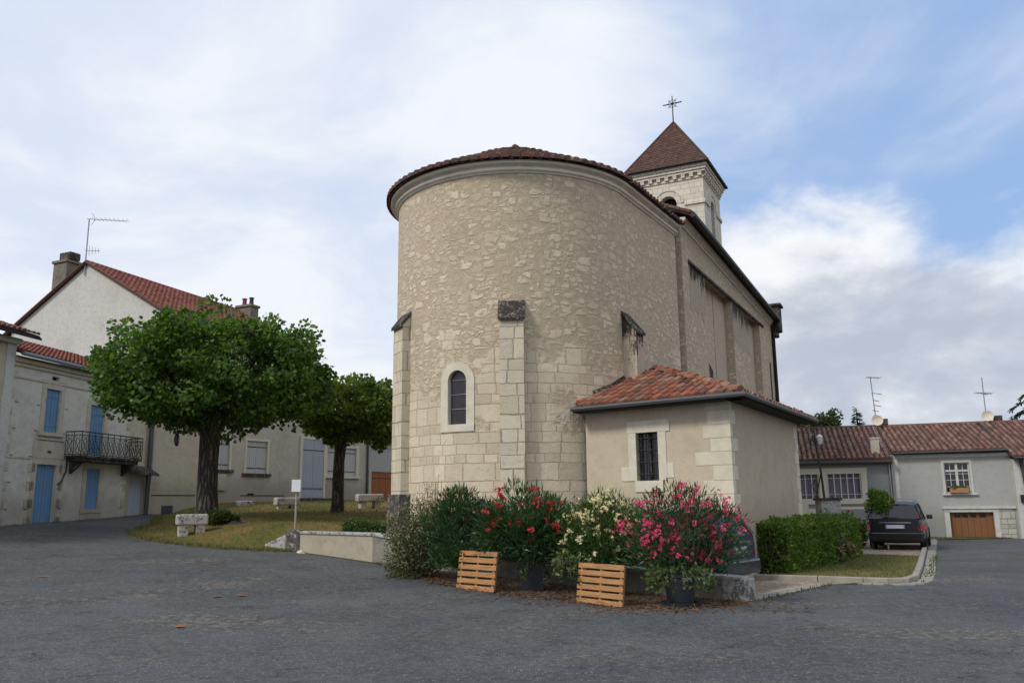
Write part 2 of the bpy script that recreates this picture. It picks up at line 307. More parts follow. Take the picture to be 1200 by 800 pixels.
M['plate'] = m_plain('number_plate', (.42, .43, .50), .5, .12, 30)
M['bench'] = m_speck('bench_stone', (.09, .085, .08), (.48, .46, .42), .36, .48, 14)
M['sign'] = m_plain('sign_panel', (.7, .72, .72), .4, .05, 2)
M['yellowgreen'] = m_plain('yellow_green_frame', (.50, .62, .08), .5, .1, 2)
M['curtain'] = m_boards('mauve_curtain', (.20, .17, .23), .09, dark=.35, wear=(.14, .12, .17))
M['rubble_black'] = m_stone('plinth_rubble', (.36, .33, .28), (.12, .11, .10), (.06, .055, .05), ashlar=-3, plaster=.6, cell=(5, 6), stain=(.04, .04, .04), stainamt=.7)
M['low_render'] = m_plaster('low_wall_render', (.42, .37, .28), amt=.35, scale=1.2, dirt=(.17, .14, .11), streak=.35)
M['coping'] = m_speck('coping_stone', (.13, .125, .115), (.42, .41, .385), .38, .54, 11)
M['dark_wall'] = m_plaster('low_wall_dark', (.27, .25, .21), amt=.5, scale=1.2, dirt=(.07, .065, .06), streak=.35)
M['chimney'] = m_plaster('chimney_render', (.22, .19, .155), amt=.6, scale=2, dirt=(.06, .055, .05))
M['brickwork'] = m_stone('garage_side_stone', (.52, .50, .43), (.38, .36, .30), (.20, .18, .15), ashlar=3., plaster=.2, brickw=.4, rowh=.2, stainamt=.3)

def m_asphalt():
    t = mat('asphalt'); p_ = pos(t)
    a = t.noise(p_, .28, 6, .6, .4); b = t.noise(p_, 1.3, 8, .7); f = t.noise(p_, 42, 4, .8); ff = t.noise(p_, 9, 6, .75)
    st = t.noise(t.vmath('ADD', p_, (3., 7., 0)), .75, 9, .72, .3)
    c = t.mix(t.step(a, .35, .65), (.044, .049, .054), (.076, .081, .085))
    c = t.mix(t.step(b, .46, .66, 0., .5), c, (.030, .033, .036))
    c = t.mix(t.step(st, .50, .68, 0., .45), c, (.115, .116, .113))
    c = t.mix(t.step(ff, .44, .62, 0., .4), c, (.125, .126, .122)); c = t.mix(t.step(ff, .46, .34, 0., .5), c, (.03, .032, .034))
    vch = t.voro(p_, 34.); sch = t.add('ShaderNodeSeparateColor'); t.put(sch.inputs[0], vch.outputs['Color'])
    chip = t.math('MULTIPLY', t.step(sch.outputs[0], .72, .9), t.step(vch.outputs['Distance'], .5, .25))
    c = t.mix(t.math('MULTIPLY', chip, .65), c, (.30, .295, .28))                      # pale chips of stone
    pit = t.math('MULTIPLY', t.step(sch.outputs[1], .6, .8), t.step(vch.outputs['Distance'], .55, .3)); c = t.mix(t.math('MULTIPLY', pit, .55), c, (.022, .022, .024))
    c = t.mix(t.step(f, .5, .72, 0., .4), c, (.20, .20, .195))
    # worn patches that show brown gravel
    w = t.noise(t.vmath('ADD', t.vmath('MULTIPLY', p_, (.55, 1., 1)), (4., 9., 0.)), .55, 6, .66, .3); wm = t.step(t.math('ADD', w, t.math('MULTIPLY', t.math('SUBTRACT', ff, .5), .45)), .55, .62)
    c = t.mix(t.math('MULTIPLY', wm, .5), c, t.mix(t.step(t.math('ADD', t.math('MULTIPLY', f, .5), t.math('MULTIPLY', ff, .5)), .44, .55), (.028, .025, .023), (.22, .19, .155)))
    # cracks
    v = t.voro(t.vmath('ADD', p_, t.vmath('SCALE', t.noise(p_, .9, 6, .65, out=1), sc=2.6)), .36, 'DISTANCE_TO_EDGE')
    crk = t.math('MULTIPLY', t.math('SUBTRACT', 1., t.step(v.outputs['Distance'], .001, .016)), t.step(b, .46, .58))
    c = t.mix(t.math('MULTIPLY', crk, .6), c, (.018, .018, .018))
    t.put(t.p.inputs['Base Color'], c); t.p.inputs['Roughness'].default_value = .85; t.p.inputs['Specular IOR Level'].default_value = .3
    h = t.math('ADD', t.math('MULTIPLY', f, .5), t.math('ADD', t.math('MULTIPLY', ff, .8), t.math('MULTIPLY', b, .7)))
    h = t.math('SUBTRACT', t.math('ADD', h, t.math('MULTIPLY', chip, .3)), t.math('ADD', t.math('MULTIPLY', crk, .9), t.math('MULTIPLY', wm, .9))); bump(t, h, .6, .02); return t.m
M['asphalt'] = m_asphalt()
def m_lawn(name, cols):
    t = mat(name); p_ = pos(t); a = t.noise(p_, .45, 5, .6, .5); b = t.noise(t.vmath('MULTIPLY', p_, (1, 1, 1)), 5, 6, .7); f = t.noise(p_, 60, 3, .7)
    c = t.ramp(t.math('ADD', t.math('MULTIPLY', a, .7), t.math('MULTIPLY', b, .4)), [(.38, cols[0]), (.5, cols[1]), (.62, cols[2]), (.75, cols[3])])
    c = t.mix(t.step(f, .4, .7, 0., .45), c, tuple(.45 * x for x in cols[1]))
    t.put(t.p.inputs['Base Color'], c); t.p.inputs['Roughness'].default_value = .95; t.p.inputs['Specular IOR Level'].default_value = .1
    bump(t, t.math('ADD', b, f), .8, .03); return t.m
M['lawn'] = m_lawn('dry_lawn', [(.06, .09, .02), (.12, .125, .035), (.23, .155, .06), (.30, .205, .11)])
M['lawn_r'] = m_lawn('right_lawn', [(.075, .12, .03), (.13, .155, .045), (.19, .175, .07), (.26, .215, .12)])
def m_gravel():
    t = mat('gravel'); p_ = pos(t); v = t.voro(p_, 22); s = t.add('ShaderNodeSeparateColor'); t.put(s.inputs[0], v.outputs['Color'])
    a = t.noise(p_, 1.2, 5)
    c = t.ramp(s.outputs[0], [(0., (.16, .12, .085)), (.5, (.27, .21, .15)), (1., (.40, .34, .26))]); c = t.mix(t.step(a, .45, .7, 0., .4), c, (.14, .11, .08))
    t.put(t.p.inputs['Base Color'], c); t.p.inputs['Roughness'].default_value = .95; bump(t, v.outputs['Distance'], .6, .02); return t.m
M['gravel'] = m_gravel()
M['kerb'] = m_plain('kerb_stone', (.29, .265, .225), .95, .4, 5, bs=.6)
M['earth'] = m_lawn('earth_ground', [(.06, .07, .025), (.08, .075, .035), (.10, .085, .05), (.12, .10, .07)])

# ------------------------------------------------------------------ objects
def tag(o, label=None, cat=None, group=None, kind=None):
    if label: o['label'] = label
    if cat: o['category'] = cat
    if group: o['group'] = group
    if kind: o['kind'] = kind
    return o
def thing(name, label, cat, loc=(0, 0, 0), rz=0., group=None):
    o = bpy.data.objects.new(name, None); C.objects.link(o); o.empty_display_size = .3
    o.location = loc; o.rotation_euler = (0, 0, rz); return tag(o, label, cat, group)
def wmat(o):
    m = Matrix.LocRotScale(o.location, o.rotation_euler, None)
    return wmat(o.parent) @ m if o.parent else m

class MB:
    def __init__(s): s.v = []; s.f = []; s.uv = {}
    def add(s, vs, fs, uvs=None):
        b = len(s.v); s.v += [tuple(x) for x in vs]
        for i, f in enumerate(fs):
            s.f.append(tuple(b + k for k in f))
            if uvs is not None: s.uv[len(s.f) - 1] = uvs[i]
        return s
    def quad(s, a, b, c, d): return s.add([a, b, c, d], [(0, 1, 2, 3)])
    def poly(s, pts): return s.add(pts, [tuple(range(len(pts)))])
    def box(s, x0, x1, y0, y1, z0, z1, fr=None):
        vs = [(x, y, z) for z in (z0, z1) for y in (y0, y1) for x in (x0, x1)]
        if fr: vs = [fr(*p) for p in vs]
        return s.add(vs, [(0, 2, 3, 1), (4, 5, 7, 6), (0, 1, 5, 4), (2, 6, 7, 3), (0, 4, 6, 2), (1, 3, 7, 5)])
    def prism(s, pts, z0, z1, cap=True):
        n = len(pts); zf0 = z0 if callable(z0) else (lambda p: z0); zf1 = z1 if callable(z1) else (lambda p: z1)
        vs = [(p[0], p[1], zf0(p)) for p in pts] + [(p[0], p[1], zf1(p)) for p in pts]
        fs = [(i, (i + 1) % n, n + (i + 1) % n, n + i) for i in range(n)]
        if cap: fs += [tuple(range(n))[::-1], tuple(range(n, 2 * n))]
        return s.add(vs, fs)
    def tube(s, pts, r, n=8, cap=True):
        pts = [Vector(p) for p in pts]; rr = r if isinstance(r, (list, tuple)) else [r] * len(pts); vs = []; m = len(pts)
        up = None
        for i, p in enumerate(pts):
            t = (pts[min(i + 1, m - 1)] - pts[max(i - 1, 0)]).normalized()
            if up is None: up = Vector((0, 0, 1)) if abs(t.z) < .9 else Vector((1, 0, 0))
            a = t.cross(up).normalized(); b = a.cross(t).normalized(); up = b
            for k in range(n):
                w = 2 * PI * k / n; vs.append(p + (a * math.cos(w) + b * math.sin(w)) * rr[i])
        fs = [(i * n + k, i * n + (k + 1) % n, (i + 1) * n + (k + 1) % n, (i + 1) * n + k) for i in range(m - 1) for k in range(n)]
        if cap: fs += [tuple(range(n)), tuple((m - 1) * n + k for k in range(n))[::-1]]
        return s.add(vs, fs)
    def lathe(s, prof, c=(0, 0, 0), n=24):
        vs = []; m = len(prof)
        for r, z in prof:
            for k in range(n):
                w = 2 * PI * k / n; vs.append((c[0] + r * math.cos(w), c[1] + r * math.sin(w), c[2] + z))
        fs = [(i * n + k, i * n + (k + 1) % n, (i + 1) * n + (k + 1) % n, (i + 1) * n + k) for i in range(m - 1) for k in range(n)]
        fs += [tuple(range(n))[::-1], tuple((m - 1) * n + k for k in range(n))]
        return s.add(vs, fs)
    def build(s, name, m, parent=None, world=True, smooth=False, bevel=0.):
        me = bpy.data.meshes.new(name)
        vs = np.array(s.v, dtype=float).reshape(-1, 3)
        if parent is not None and world:
            inv = np.array(wmat(parent).inverted()); vl = vs @ inv[:3, :3].T + inv[:3, 3]
        else: vl = vs
        me.from_pydata(vl.tolist(), [], s.f); me.update()
        ul = me.uv_layers.new(name='UVMap'); buf = np.zeros((len(me.loops), 2)); k = 0
        for i, f in enumerate(s.f):
            n = len(f)
            if i in s.uv: buf[k:k + n] = s.uv[i]
            elif n <= 8:
                a = vs[f[1]] - vs[f[0]]; b = vs[f[2]] - vs[f[0]]; nn = np.cross(a, b); ln = np.linalg.norm(nn)
                if ln > 0: nn = nn / ln
                if abs(nn[2]) > .75: buf[k:k + n] = vs[list(f), :2]
                else:
                    h = math.hypot(nn[0], nn[1]) or 1; tx, ty = -nn[1] / h, nn[0] / h
                    if abs(tx) > abs(ty):
                        if tx < 0: tx, ty = -tx, -ty
                    elif ty < 0: tx, ty = -tx, -ty
                    q = vs[list(f)]; buf[k:k + n, 0] = q[:, 0] * tx + q[:, 1] * ty; buf[k:k + n, 1] = q[:, 2]
            else: buf[k:k + n] = vs[list(f), :2]
            k += n
        ul.data.foreach_set('uv', buf.ravel())
        if m: me.materials.append(m if not isinstance(m, str) else M[m])
        if smooth: me.polygons.foreach_set('use_smooth', [True] * len(me.polygons))
        o = bpy.data.objects.new(name, me); C.objects.link(o)
        if parent is not None: o.parent = parent
        if bevel:
            md = o.modifiers.new('bevel', 'BEVEL'); md.width = bevel; md.segments = 2; md.limit_method = 'ANGLE'
        return o

def fr2(P, ang, z=0.):
    """local frame: x along ang (deg), y 90 deg to the left of it"""
    ca, sa = math.cos(R_(ang)), math.sin(R_(ang))
    return lambda x, y, zz: (P[0] + ca * x - sa * y, P[1] + sa * x + ca * y, z + zz)
def holes_wall(mb, fr, L, z0, z1, holes, depth=.18, inward=1):
    """upright wall in the plane local y=0, x in 0..L, with rectangular openings (x0,x1,za,zb) and their reveals"""
    xs = sorted({0, L, *[h[0] for h in holes], *[h[1] for h in holes]}); zs = sorted({z0, z1, *[h[2] for h in holes], *[h[3] for h in holes]})
    for a, b in zip(xs, xs[1:]):
        for c, d_ in zip(zs, zs[1:]):
            cx, cz = (a + b) / 2, (c + d_) / 2
            if any(h[0] < cx < h[1] and h[2] < cz < h[3] for h in holes): continue
            mb.quad(fr(a, 0, c), fr(b, 0, c), fr(b, 0, d_), fr(a, 0, d_))
    y = depth * inward
    for x0, x1, za, zb in holes:
        mb.quad(fr(x0, 0, za), fr(x0, y, za), fr(x0, y, zb), fr(x0, 0, zb)); mb.quad(fr(x1, 0, za), fr(x1, y, za), fr(x1, y, zb), fr(x1, 0, zb))
        mb.quad(fr(x0, 0, zb), fr(x0, y, zb), fr(x1, y, zb), fr(x1, 0, zb)); mb.quad(fr(x0, 0, za), fr(x0, y, za), fr(x1, y, za), fr(x1, 0, za))
def inpoly(x, y, P):
    c = False; n = len(P)
    for i in range(n):
        x0, y0 = P[i]; x1, y1 = P[(i + 1) % n]
        if (y0 > y) != (y1 > y) and x < (x1 - x0) * (y - y0) / (y1 - y0) + x0: c = not c
    return c
def tiles(mb, O, e, s, poly, w=.22, L=.36, r=.088, rng=None, seg=5, jit=1., stp=.03):
    """half-round cover tiles laid in columns up the slope; O origin, e along the eave, s up the slope"""
    rng = rng or random.Random(5); O = Vector(O); e = Vector(e).normalized(); s = Vector(s).normalized(); n = e.cross(s).normalized()
    if n.z < 0: n = -n
    a0 = min(p[0] for p in poly); a1 = max(p[0] for p in poly); b0 = min(p[1] for p in poly); b1 = max(p[1] for p in poly)
    for i in range(int((a1 - a0) / w) + 1):
        a = a0 + (i + .5) * w
        for j in range(int((b1 - b0) / L) + 1):
            b = b0 + j * L
            if not inpoly(a, b + L * .5, poly) and not inpoly(a, b + L * .25, poly): continue
            jx = rng.uniform(-.012, .012) * jit; jb = rng.uniform(-.015, .015) * jit; tw = rng.uniform(-.02, .02) * jit
            vs = []
            for q, (bb, rr, up) in enumerate(((b - .03 + jb, r * (1 + stp * 2.6), stp), (b + L + jb, r * (1 - stp * 4.), .006))):
                for k in range(seg + 1):
                    t = PI * k / seg
                    vs.append(O + e * (a + jx + tw * q - rr * math.cos(t)) + s * bb + n * (up + rr * .95 * math.sin(t)))
            m = seg + 1
            mb.add(vs, [(k, k + 1, m + k + 1, m + k) for k in range(seg)] + [tuple(range(m))])
def slab(mb, pts, th):
    """a roof slope with thickness (downwards)"""
    n = len(pts); vs = [tuple(p) for p in pts] + [(p[0], p[1], p[2] - th) for p in pts]
    mb.add(vs, [tuple(range(n)), tuple(range(n, 2 * n))[::-1]] + [(i, (i + 1) % n, n + (i + 1) % n, n + i) for i in range(n)])
def tiled_plane(parent, pts, eave_dir, mt, w=.22, L=.36, r=.088, seed=1, th=.05, name='roof', seg=5, stp=.03):
    """pts 3D polygon; the first point lies on the eave"""
    P0 = Vector(pts[0]); e = Vector(eave_dir).normalized(); nrm = Vector((0, 0, 0))
    for i in range(len(pts)): nrm += Vector(pts[i]).cross(Vector(pts[(i + 1) % len(pts)]))
    nrm.normalize(); nrm = nrm if nrm.z > 0 else -nrm
    s = nrm.cross(e).normalized(); s = s if s.z > 0 else -s
    poly = [((Vector(p) - P0).dot(e), (Vector(p) - P0).dot(s)) for p in pts]
    mb = MB(); tiles(mb, P0 + nrm * .004, e, s, poly, w, L, r, random.Random(seed), seg, stp=stp); o = mb.build(name, mt, parent)
    mb = MB(); slab(mb, pts, th); mb.build(name + '_bed', 'tile_pan_shade', parent)
    return o

# ---- ground height
def sm(a, b, x):
    t = max(0., min(1., (x - a) / (b - a))); return t * t * (3 - 2 * t)
def gz(X, Y):
    u = -.6 * X + .8 * (Y - 14); s_ = math.log1p(math.exp(u)) if u < 20 else u
    far = 1 - sm(48, 90, Y) * .0
    if s_ > 30: s_ = 30 + (s_ - 30) * .2
    return .048 * s_ * (1 - sm(-1, 6, X)) + .012 * math.sin(X * .9 + 1) * math.sin(Y * .8)
def sheet(name, poly, mt, dz, zf=gz, step=1., kind='structure', skirt=0.):
    """cut a polygon into a grid and drape it over the ground"""
    import bmesh
    bm = bmesh.new(); vs = [bm.verts.new((p[0], p[1], 0)) for p in poly]; bm.faces.new(vs)
    x0 = min(p[0] for p in poly); x1 = max(p[0] for p in poly); y0 = min(p[1] for p in poly); y1 = max(p[1] for p in poly)
    for ax, lo, hi in ((0, x0, x1), (1, y0, y1)):
        k = math.ceil(lo / step) * step
        while k < hi:
            co = (k, 0, 0) if ax == 0 else (0, k, 0); no = (1, 0, 0) if ax == 0 else (0, 1, 0)
            bmesh.ops.bisect_plane(bm, geom=bm.verts[:] + bm.edges[:] + bm.faces[:], plane_co=co, plane_no=no, dist=1e-5); k += step
    for v in bm.verts: v.co.z = zf(v.co.x, v.co.y) + dz
    if skirt:
        ed = [e for e in bm.edges if e.is_boundary]; r = bmesh.ops.extrude_edge_only(bm, edges=ed)
        for v in r['geom']:
            if isinstance(v, bmesh.types.BMVert): v.co.z -= skirt
    bmesh.ops.recalc_face_normals(bm, faces=bm.faces)
    me = bpy.data.meshes.new(name); bm.to_mesh(me); bm.free()
    for p in me.polygons: p.use_smooth = True
    me.materials.append(M[mt]); o = bpy.data.objects.new(name, me); C.objects.link(o)
    if kind: o['kind'] = kind
    return o

# ground: one sheet to the horizon
mb = MB(); xs = [-1500, -600, -250, -120, -70] + list(range(-48, 62, 2)) + [90, 150, 300, 700, 1500]; ys = [-800, -200, -60, -20] + list(range(-8, 82, 2)) + [110, 160, 300, 700, 2000]
vs = [(x, y, gz(x, y) - .012) for y in ys for x in xs]; nx = len(xs)
mb.add(vs, [(j * nx + i, j * nx + i + 1, (j + 1) * nx + i + 1, (j + 1) * nx + i) for j in range(len(ys) - 1) for i in range(nx - 1)])
tag(mb.build('ground', 'earth', smooth=True), kind='structure')

KERB = [(5.0, 18.15), (6.1, 17.5), (6.8, 16.98), (7.2, 16.78), (7.6, 16.8), (8.1, 17.45), (9.76, 20.73), (12.08, 25.43), (16.86, 35.0)]
LAWN_EDGE = [(-14.6, 35.2), (-13.06, 31.5), (-12.26, 28.25), (-11.22, 25.6), (-9.41, 23.63), (-7.6, 22.47), (-5.75, 22.05)]
road = [(-34, -10), (40, -10), (46, 40), (30, 31.8), (17.0, 36.3), (16.5, 34.6), (12.0, 25.4), (9.68, 20.73), (8.02, 17.45), (7.55, 16.72), (7.1, 16.78), (6.2, 16.95),
        (5.3, 16.0), (4.4, 14.9), (3.75, 14.1), (2.2, 13.9), (.5, 15.5), (-1.5, 17.2), (-3.2, 19.6), (-5.6, 21.9), (-7.6, 22.3), (-9.5, 23.5), (-11.3, 25.5), (-12.4, 28.2), (-13.2, 31.5),
        (-15.0, 36.9), (-16.0, 36.9), (-17.2, 28.), (-17.8, 24.6), (-34, 23)]
sheet('road', road, 'asphalt', .0, step=1.)

def edgedist(x, y, L):
    d_ = 1e9
    for (x0, y0), (x1, y1) in zip(L, L[1:]):
        dx, dy = x1 - x0, y1 - y0; t = max(0, min(1, ((x - x0) * dx + (y - y0) * dy) / (dx * dx + dy * dy)))
        d_ = min(d_, math.hypot(x - x0 - dx * t, y - y0 - dy * t))
    return d_
def lz(X, Y): return gz(X, Y) + .03 + .44 * sm(0, 3.2, edgedist(X, Y, LAWN_EDGE)) + .012 * math.sin(X * 3.1) * math.sin(Y * 2.7)
lawn = [(-5.62, 22.35), (-3.2, 20.25), (-2.9, 20.8), (-2.5, 24), (-3, 30), (-5.2, 48.5), (-14.2, 36.6)] + LAWN_EDGE[:-1]
sheet('lawn', lawn, 'lawn', .0, lz, step=.6)

# right hand side: gravel pad, kerbed lawn, parking pad
pad = [(3.6, 14.05), (4.27, 14.75), (6.05, 16.84), (6.75, 17.05), (6.1, 17.55), (5.05, 18.2), (4.5, 17.5), (4.0, 18.3), (1.8, 20.1), (-3.1, 20.3), (-3.3, 20.1), (-.4, 17.6), (2.1, 15.5)]
sheet('gravel_pad', pad, 'gravel', .006)
lawnr = [(5.1, 18.25), (6.15, 17.62), (6.87, 17.1), (7.22, 16.92), (7.55, 16.92), (8.02, 17.5), (9.66, 20.8), (11.0, 23.55), (9.2, 24.9), (8.6, 24.0)]
sheet('kerbed_lawn', lawnr, 'lawn_r', .09, step=.6)
sheet('parking_pad', [(9.2, 24.95), (11.05, 23.6), (12.0, 25.5), (16.6, 34.8), (13.5, 36.4), (10.0, 31)], 'gravel', .02)
sheet('garden_lawn', [(9.1, 25.0), (10.0, 31.0), (13.3, 36.6), (9.0, 37.6), (8.2, 24.2)], 'lawn_r', .05)
sheet('verge_grass', [(16.95, 35.3), (17.1, 34.7), (18.6, 35.0), (20.3, 35.1), (20.2, 35.55), (16.6, 36.7)], 'lawn_r', .03, step=.5)

def ribbon(mb, line, w, h, z=gz, base=-.05, side=1):
    """stone strip following a line on the ground"""
    n = len(line); nr = []
    for i in range(n):
        a = Vector(line[max(i - 1, 0)]); b = Vector(line[min(i + 1, n - 1)]); t = (b - a).normalized(); nr.append(Vector((-t.y, t.x)) * side)
    vs = []
    for p, q in zip(line, nr):
        for o_, zz in ((0, base), (0, h - .012), (.012, h), (w - .012, h), (w, h - .012), (w, base)):
            X, Y = p[0] + q.x * o_, p[1] + q.y * o_; vs.append((X, Y, z(X, Y) + zz))
    m = 6
    mb.add(vs, [(i * m + k, i * m + k + 1, (i + 1) * m + k + 1, (i + 1) * m + k) for i in range(n - 1) for k in range(m - 1)] + [tuple(range(m)), tuple((n - 1) * m + k for k in range(m))])
mb = MB()
pts = [Vector(p) for p in KERB]; fine = []
for a, b in zip(pts, pts[1:]):
    n = max(1, int((b - a).length / .9))
    for i in range(n): fine.append((a + (b - a) * i / n, a + (b - a) * (i + .985) / n))
for a, b in fine: ribbon(mb, [a, b], .13, .11)
tag(mb.build('kerb', 'kerb'), kind='structure')
mb = MB()
for a, b in (((11.02, 23.58), (9.2, 24.95)), ((9.2, 24.95), (8.7, 24.1))): ribbon(mb, [a, b], .13, .13)
tag(mb.build('lawn_kerb', 'kerb'), kind='structure')
mb = MB()    # gutter of small setts beside the kerb
rg = random.Random(3)
for a, b in zip([Vector(p) for p in KERB[2:]], [Vector(p) for p in KERB[3:]]):
    t = (b - a); ln = t.length; t.normalize(); nr = Vector((t.y, -t.x)); k = 0.
    while k < ln - .1:
        l_ = rg.uniform(.16, .24); q0 = a + t * k + nr * .02; q1 = a + t * min(ln, k + l_ - .02) + nr * .02; hh = rg.uniform(.012, .03)
        q2, q3 = q1 + nr * rg.uniform(.2, .26), q0 + nr * rg.uniform(.2, .26); mb.prism([q0, q1, q2, q3], lambda p: gz(p[0], p[1]) - .03, lambda p, hh=hh: gz(p[0], p[1]) + hh); k += l_
tag(mb.build('sett_gutter', 'kerb'), kind='structure')
mb = MB()
for i in range(17):
    for j in range(2):
        a = Vector((3.72, 14.02)) + Vector((2.33, 2.8)) * (i / 17); b = Vector((3.72, 14.02)) + Vector((2.33, 2.8)) * ((i + .93) / 17); nr = Vector((-.77, .64)) * .16
        q = [a + nr * j * 1.08, b + nr * j * 1.08, b + nr * (j * 1.08 + 1), a + nr * (j * 1.08 + 1)]; hh = rg.uniform(.012, .024)
        mb.prism(q, -.03, lambda p, hh=hh: gz(p[0], p[1]) + hh)
tag(mb.build('paving_edge', 'kerb'), kind='structure')

# ================================================================== CHURCH
AX = 59.5; ax = Vector((math.cos(R_(AX)), math.sin(R_(AX)))); nx_ = Vector((ax.y, -ax.x))      # axis and its right hand normal
c0 = Vector((.125, 22.4)); RA = 3.22; LC = 3.97; ZC = 9.47
church = thing('church', 'pale stone village church with a round apse, tiled sacristy and square bell tower', 'church', (c0.x, c0.y, 0))
T1 = RA * PI
def apse_pt(u, off=0.):
    """u in metres along the wall from the far left end of the choir; the round part lies between LC and LC+pi*R"""
    if u < LC: p = c0 - nx_ * (RA + off) + ax * (LC - u)
    elif u > LC + T1: p = c0 + nx_ * (RA + off) + ax * (u - LC - T1)
    else:
        th = R_(AX + 90) + (u - LC) / RA; p = c0 + Vector((math.cos(th), math.sin(th))) * (RA + off)
    return p
def u_of_angle(deg): return LC + (R_(deg - (AX + 90)) % (2 * PI)) * RA
UW = u_of_angle(-116.2)                                     # apse window
UB = [u_of_angle(-151.5), u_of_angle(-92.3), u_of_angle(-30.6) + .0]
WZ0, WZ1, WHW = 3.42, 4.44, .245                                # sill, spring line and half width of the opening
def in_win(u, z):
    du = abs(u - UW)
    if z < WZ0 - .06: return False
    if z < WZ1: return du < WHW + .09
    return math.hypot(du, z - WZ1) < WHW + .07
mb = MB(); ustep = .08; us = []
k = 0.
while k < LC + .001: us.append(k); k += LC / 4
k = 1
while k * .1 < T1: us.append(LC + k * .1); k += 1
us += [LC + T1 + LC * i / 4 for i in range(5)]
us = sorted(set(round(x, 5) for x in us)); zs = [-.3, 1.5, 3.2] + [3.3 + .06 * i for i in range(26)] + [5.5, 7, 8.5, ZC + .1]
rgw = random.Random(8)
for a, b in zip(us, us[1:]):
    fine_ = abs((a + b) / 2 - UW) < .5
    for c_, d_ in zip(zs, zs[1:]):
        if fine_ and in_win((a + b) / 2, (c_ + d_) / 2): continue
        pa, pb = apse_pt(a), apse_pt(b)
        mb.add([(pa.x, pa.y, c_), (pb.x, pb.y, c_), (pb.x, pb.y, d_), (pa.x, pa.y, d_)], [(0, 1, 2, 3)], [[(a, c_), (b, c_), (b, d_), (a, d_)]])
mb.build('apse_wall', 'apse', church, smooth=True)
# window: dressed ring with its reveal, leaded glass and saddle bars
win = MB(); outer = []; inner = []
for z in np.linspace(WZ0, WZ1, 4): inner.append((-WHW, z)); outer.append((-WHW - .2, z))
for k in range(1, 13):
    t = PI - PI * k / 12; inner.append((WHW * math.cos(t), WZ1 + WHW * math.sin(t) * 1.02)); outer.append(((WHW + .2) * math.cos(t), WZ1 + (WHW + .19) * math.sin(t)))
for z in np.linspace(WZ1, WZ0, 4)[1:]: inner.append((WHW, z)); outer.append((WHW + .2, z))
def wp(x, z, off): p = apse_pt(UW + x, off); return (p.x, p.y, z)
for (a, b), (c_, d_) in zip(zip(outer, outer[1:]), zip(inner, inner[1:])):
    win.quad(wp(*a, .02), wp(*b, .02), wp(*d_, .02), wp(*c_, .02)); win.quad(wp(*c_, .02), wp(*d_, .02), wp(*d_, -.25), wp(*c_, -.25)); win.quad(wp(*a, .02), wp(*b, .02), wp(*b, -.1), wp(*a, -.1))
for x0, x1 in ((-WHW - .2, 0), (0, WHW + .2)):
    for z0_, z1_, o0, o1 in ((WZ0 - .17, WZ0 - .17, -.1, .03), (WZ0 - .17, WZ0, .03, .03), (WZ0, WZ0, .03, -.25)):
        win.quad(wp(x0, z0_, o0), wp(x1, z0_, o0), wp(x1, z1_, o1), wp(x0, z1_, o1))
wo_ = win.build('apse_window', 'white_stone', church)
gl = MB(); gl.poly([wp(x, z, -.09) for x, z in inner]); gl.build('pane', 'lead_glass', wo_)
gb = MB()
for z in (3.78, 4.12, 4.46): gb.tube([wp(-WHW, z, -.07), wp(WHW, z, -.07)], .008, 5)
for x in (-WHW + .02, WHW - .02): gb.tube([wp(x, WZ0, -.08), wp(x, WZ1, -.08)], .01, 5)
gb.build('saddle_bar', 'galv', wo_)
# moulded cornice that follows the wall head
def sweep(mb, prof, u0=0., u1=LC * 2 + T1, n=90):
    cols = []
    for i in range(n + 1):
        u = u0 + (u1 - u0) * i / n; cols.append([(*apse_pt(u, o_), z) for o_, z in prof])
    m = len(prof)
    for a, b in zip(cols, cols[1:]):
        for k in range(m - 1): mb.quad(a[k], b[k], b[k + 1], a[k + 1])
    mb.poly(cols[0]); mb.poly(cols[-1])
cm = MB(); sweep(cm, [(-.05, 9.44), (.035, 9.44), (.05, 9.47), (.09, 9.485), (.11, 9.50), (.11, 9.545), (.07, 9.55), (.075, 9.59), (.15, 9.62), (.21, 9.63), (.225, 9.66), (.225, 9.70), (.1, 9.715), (-.05, 9.715)])
cm.build('cornice', 'cornice', church)
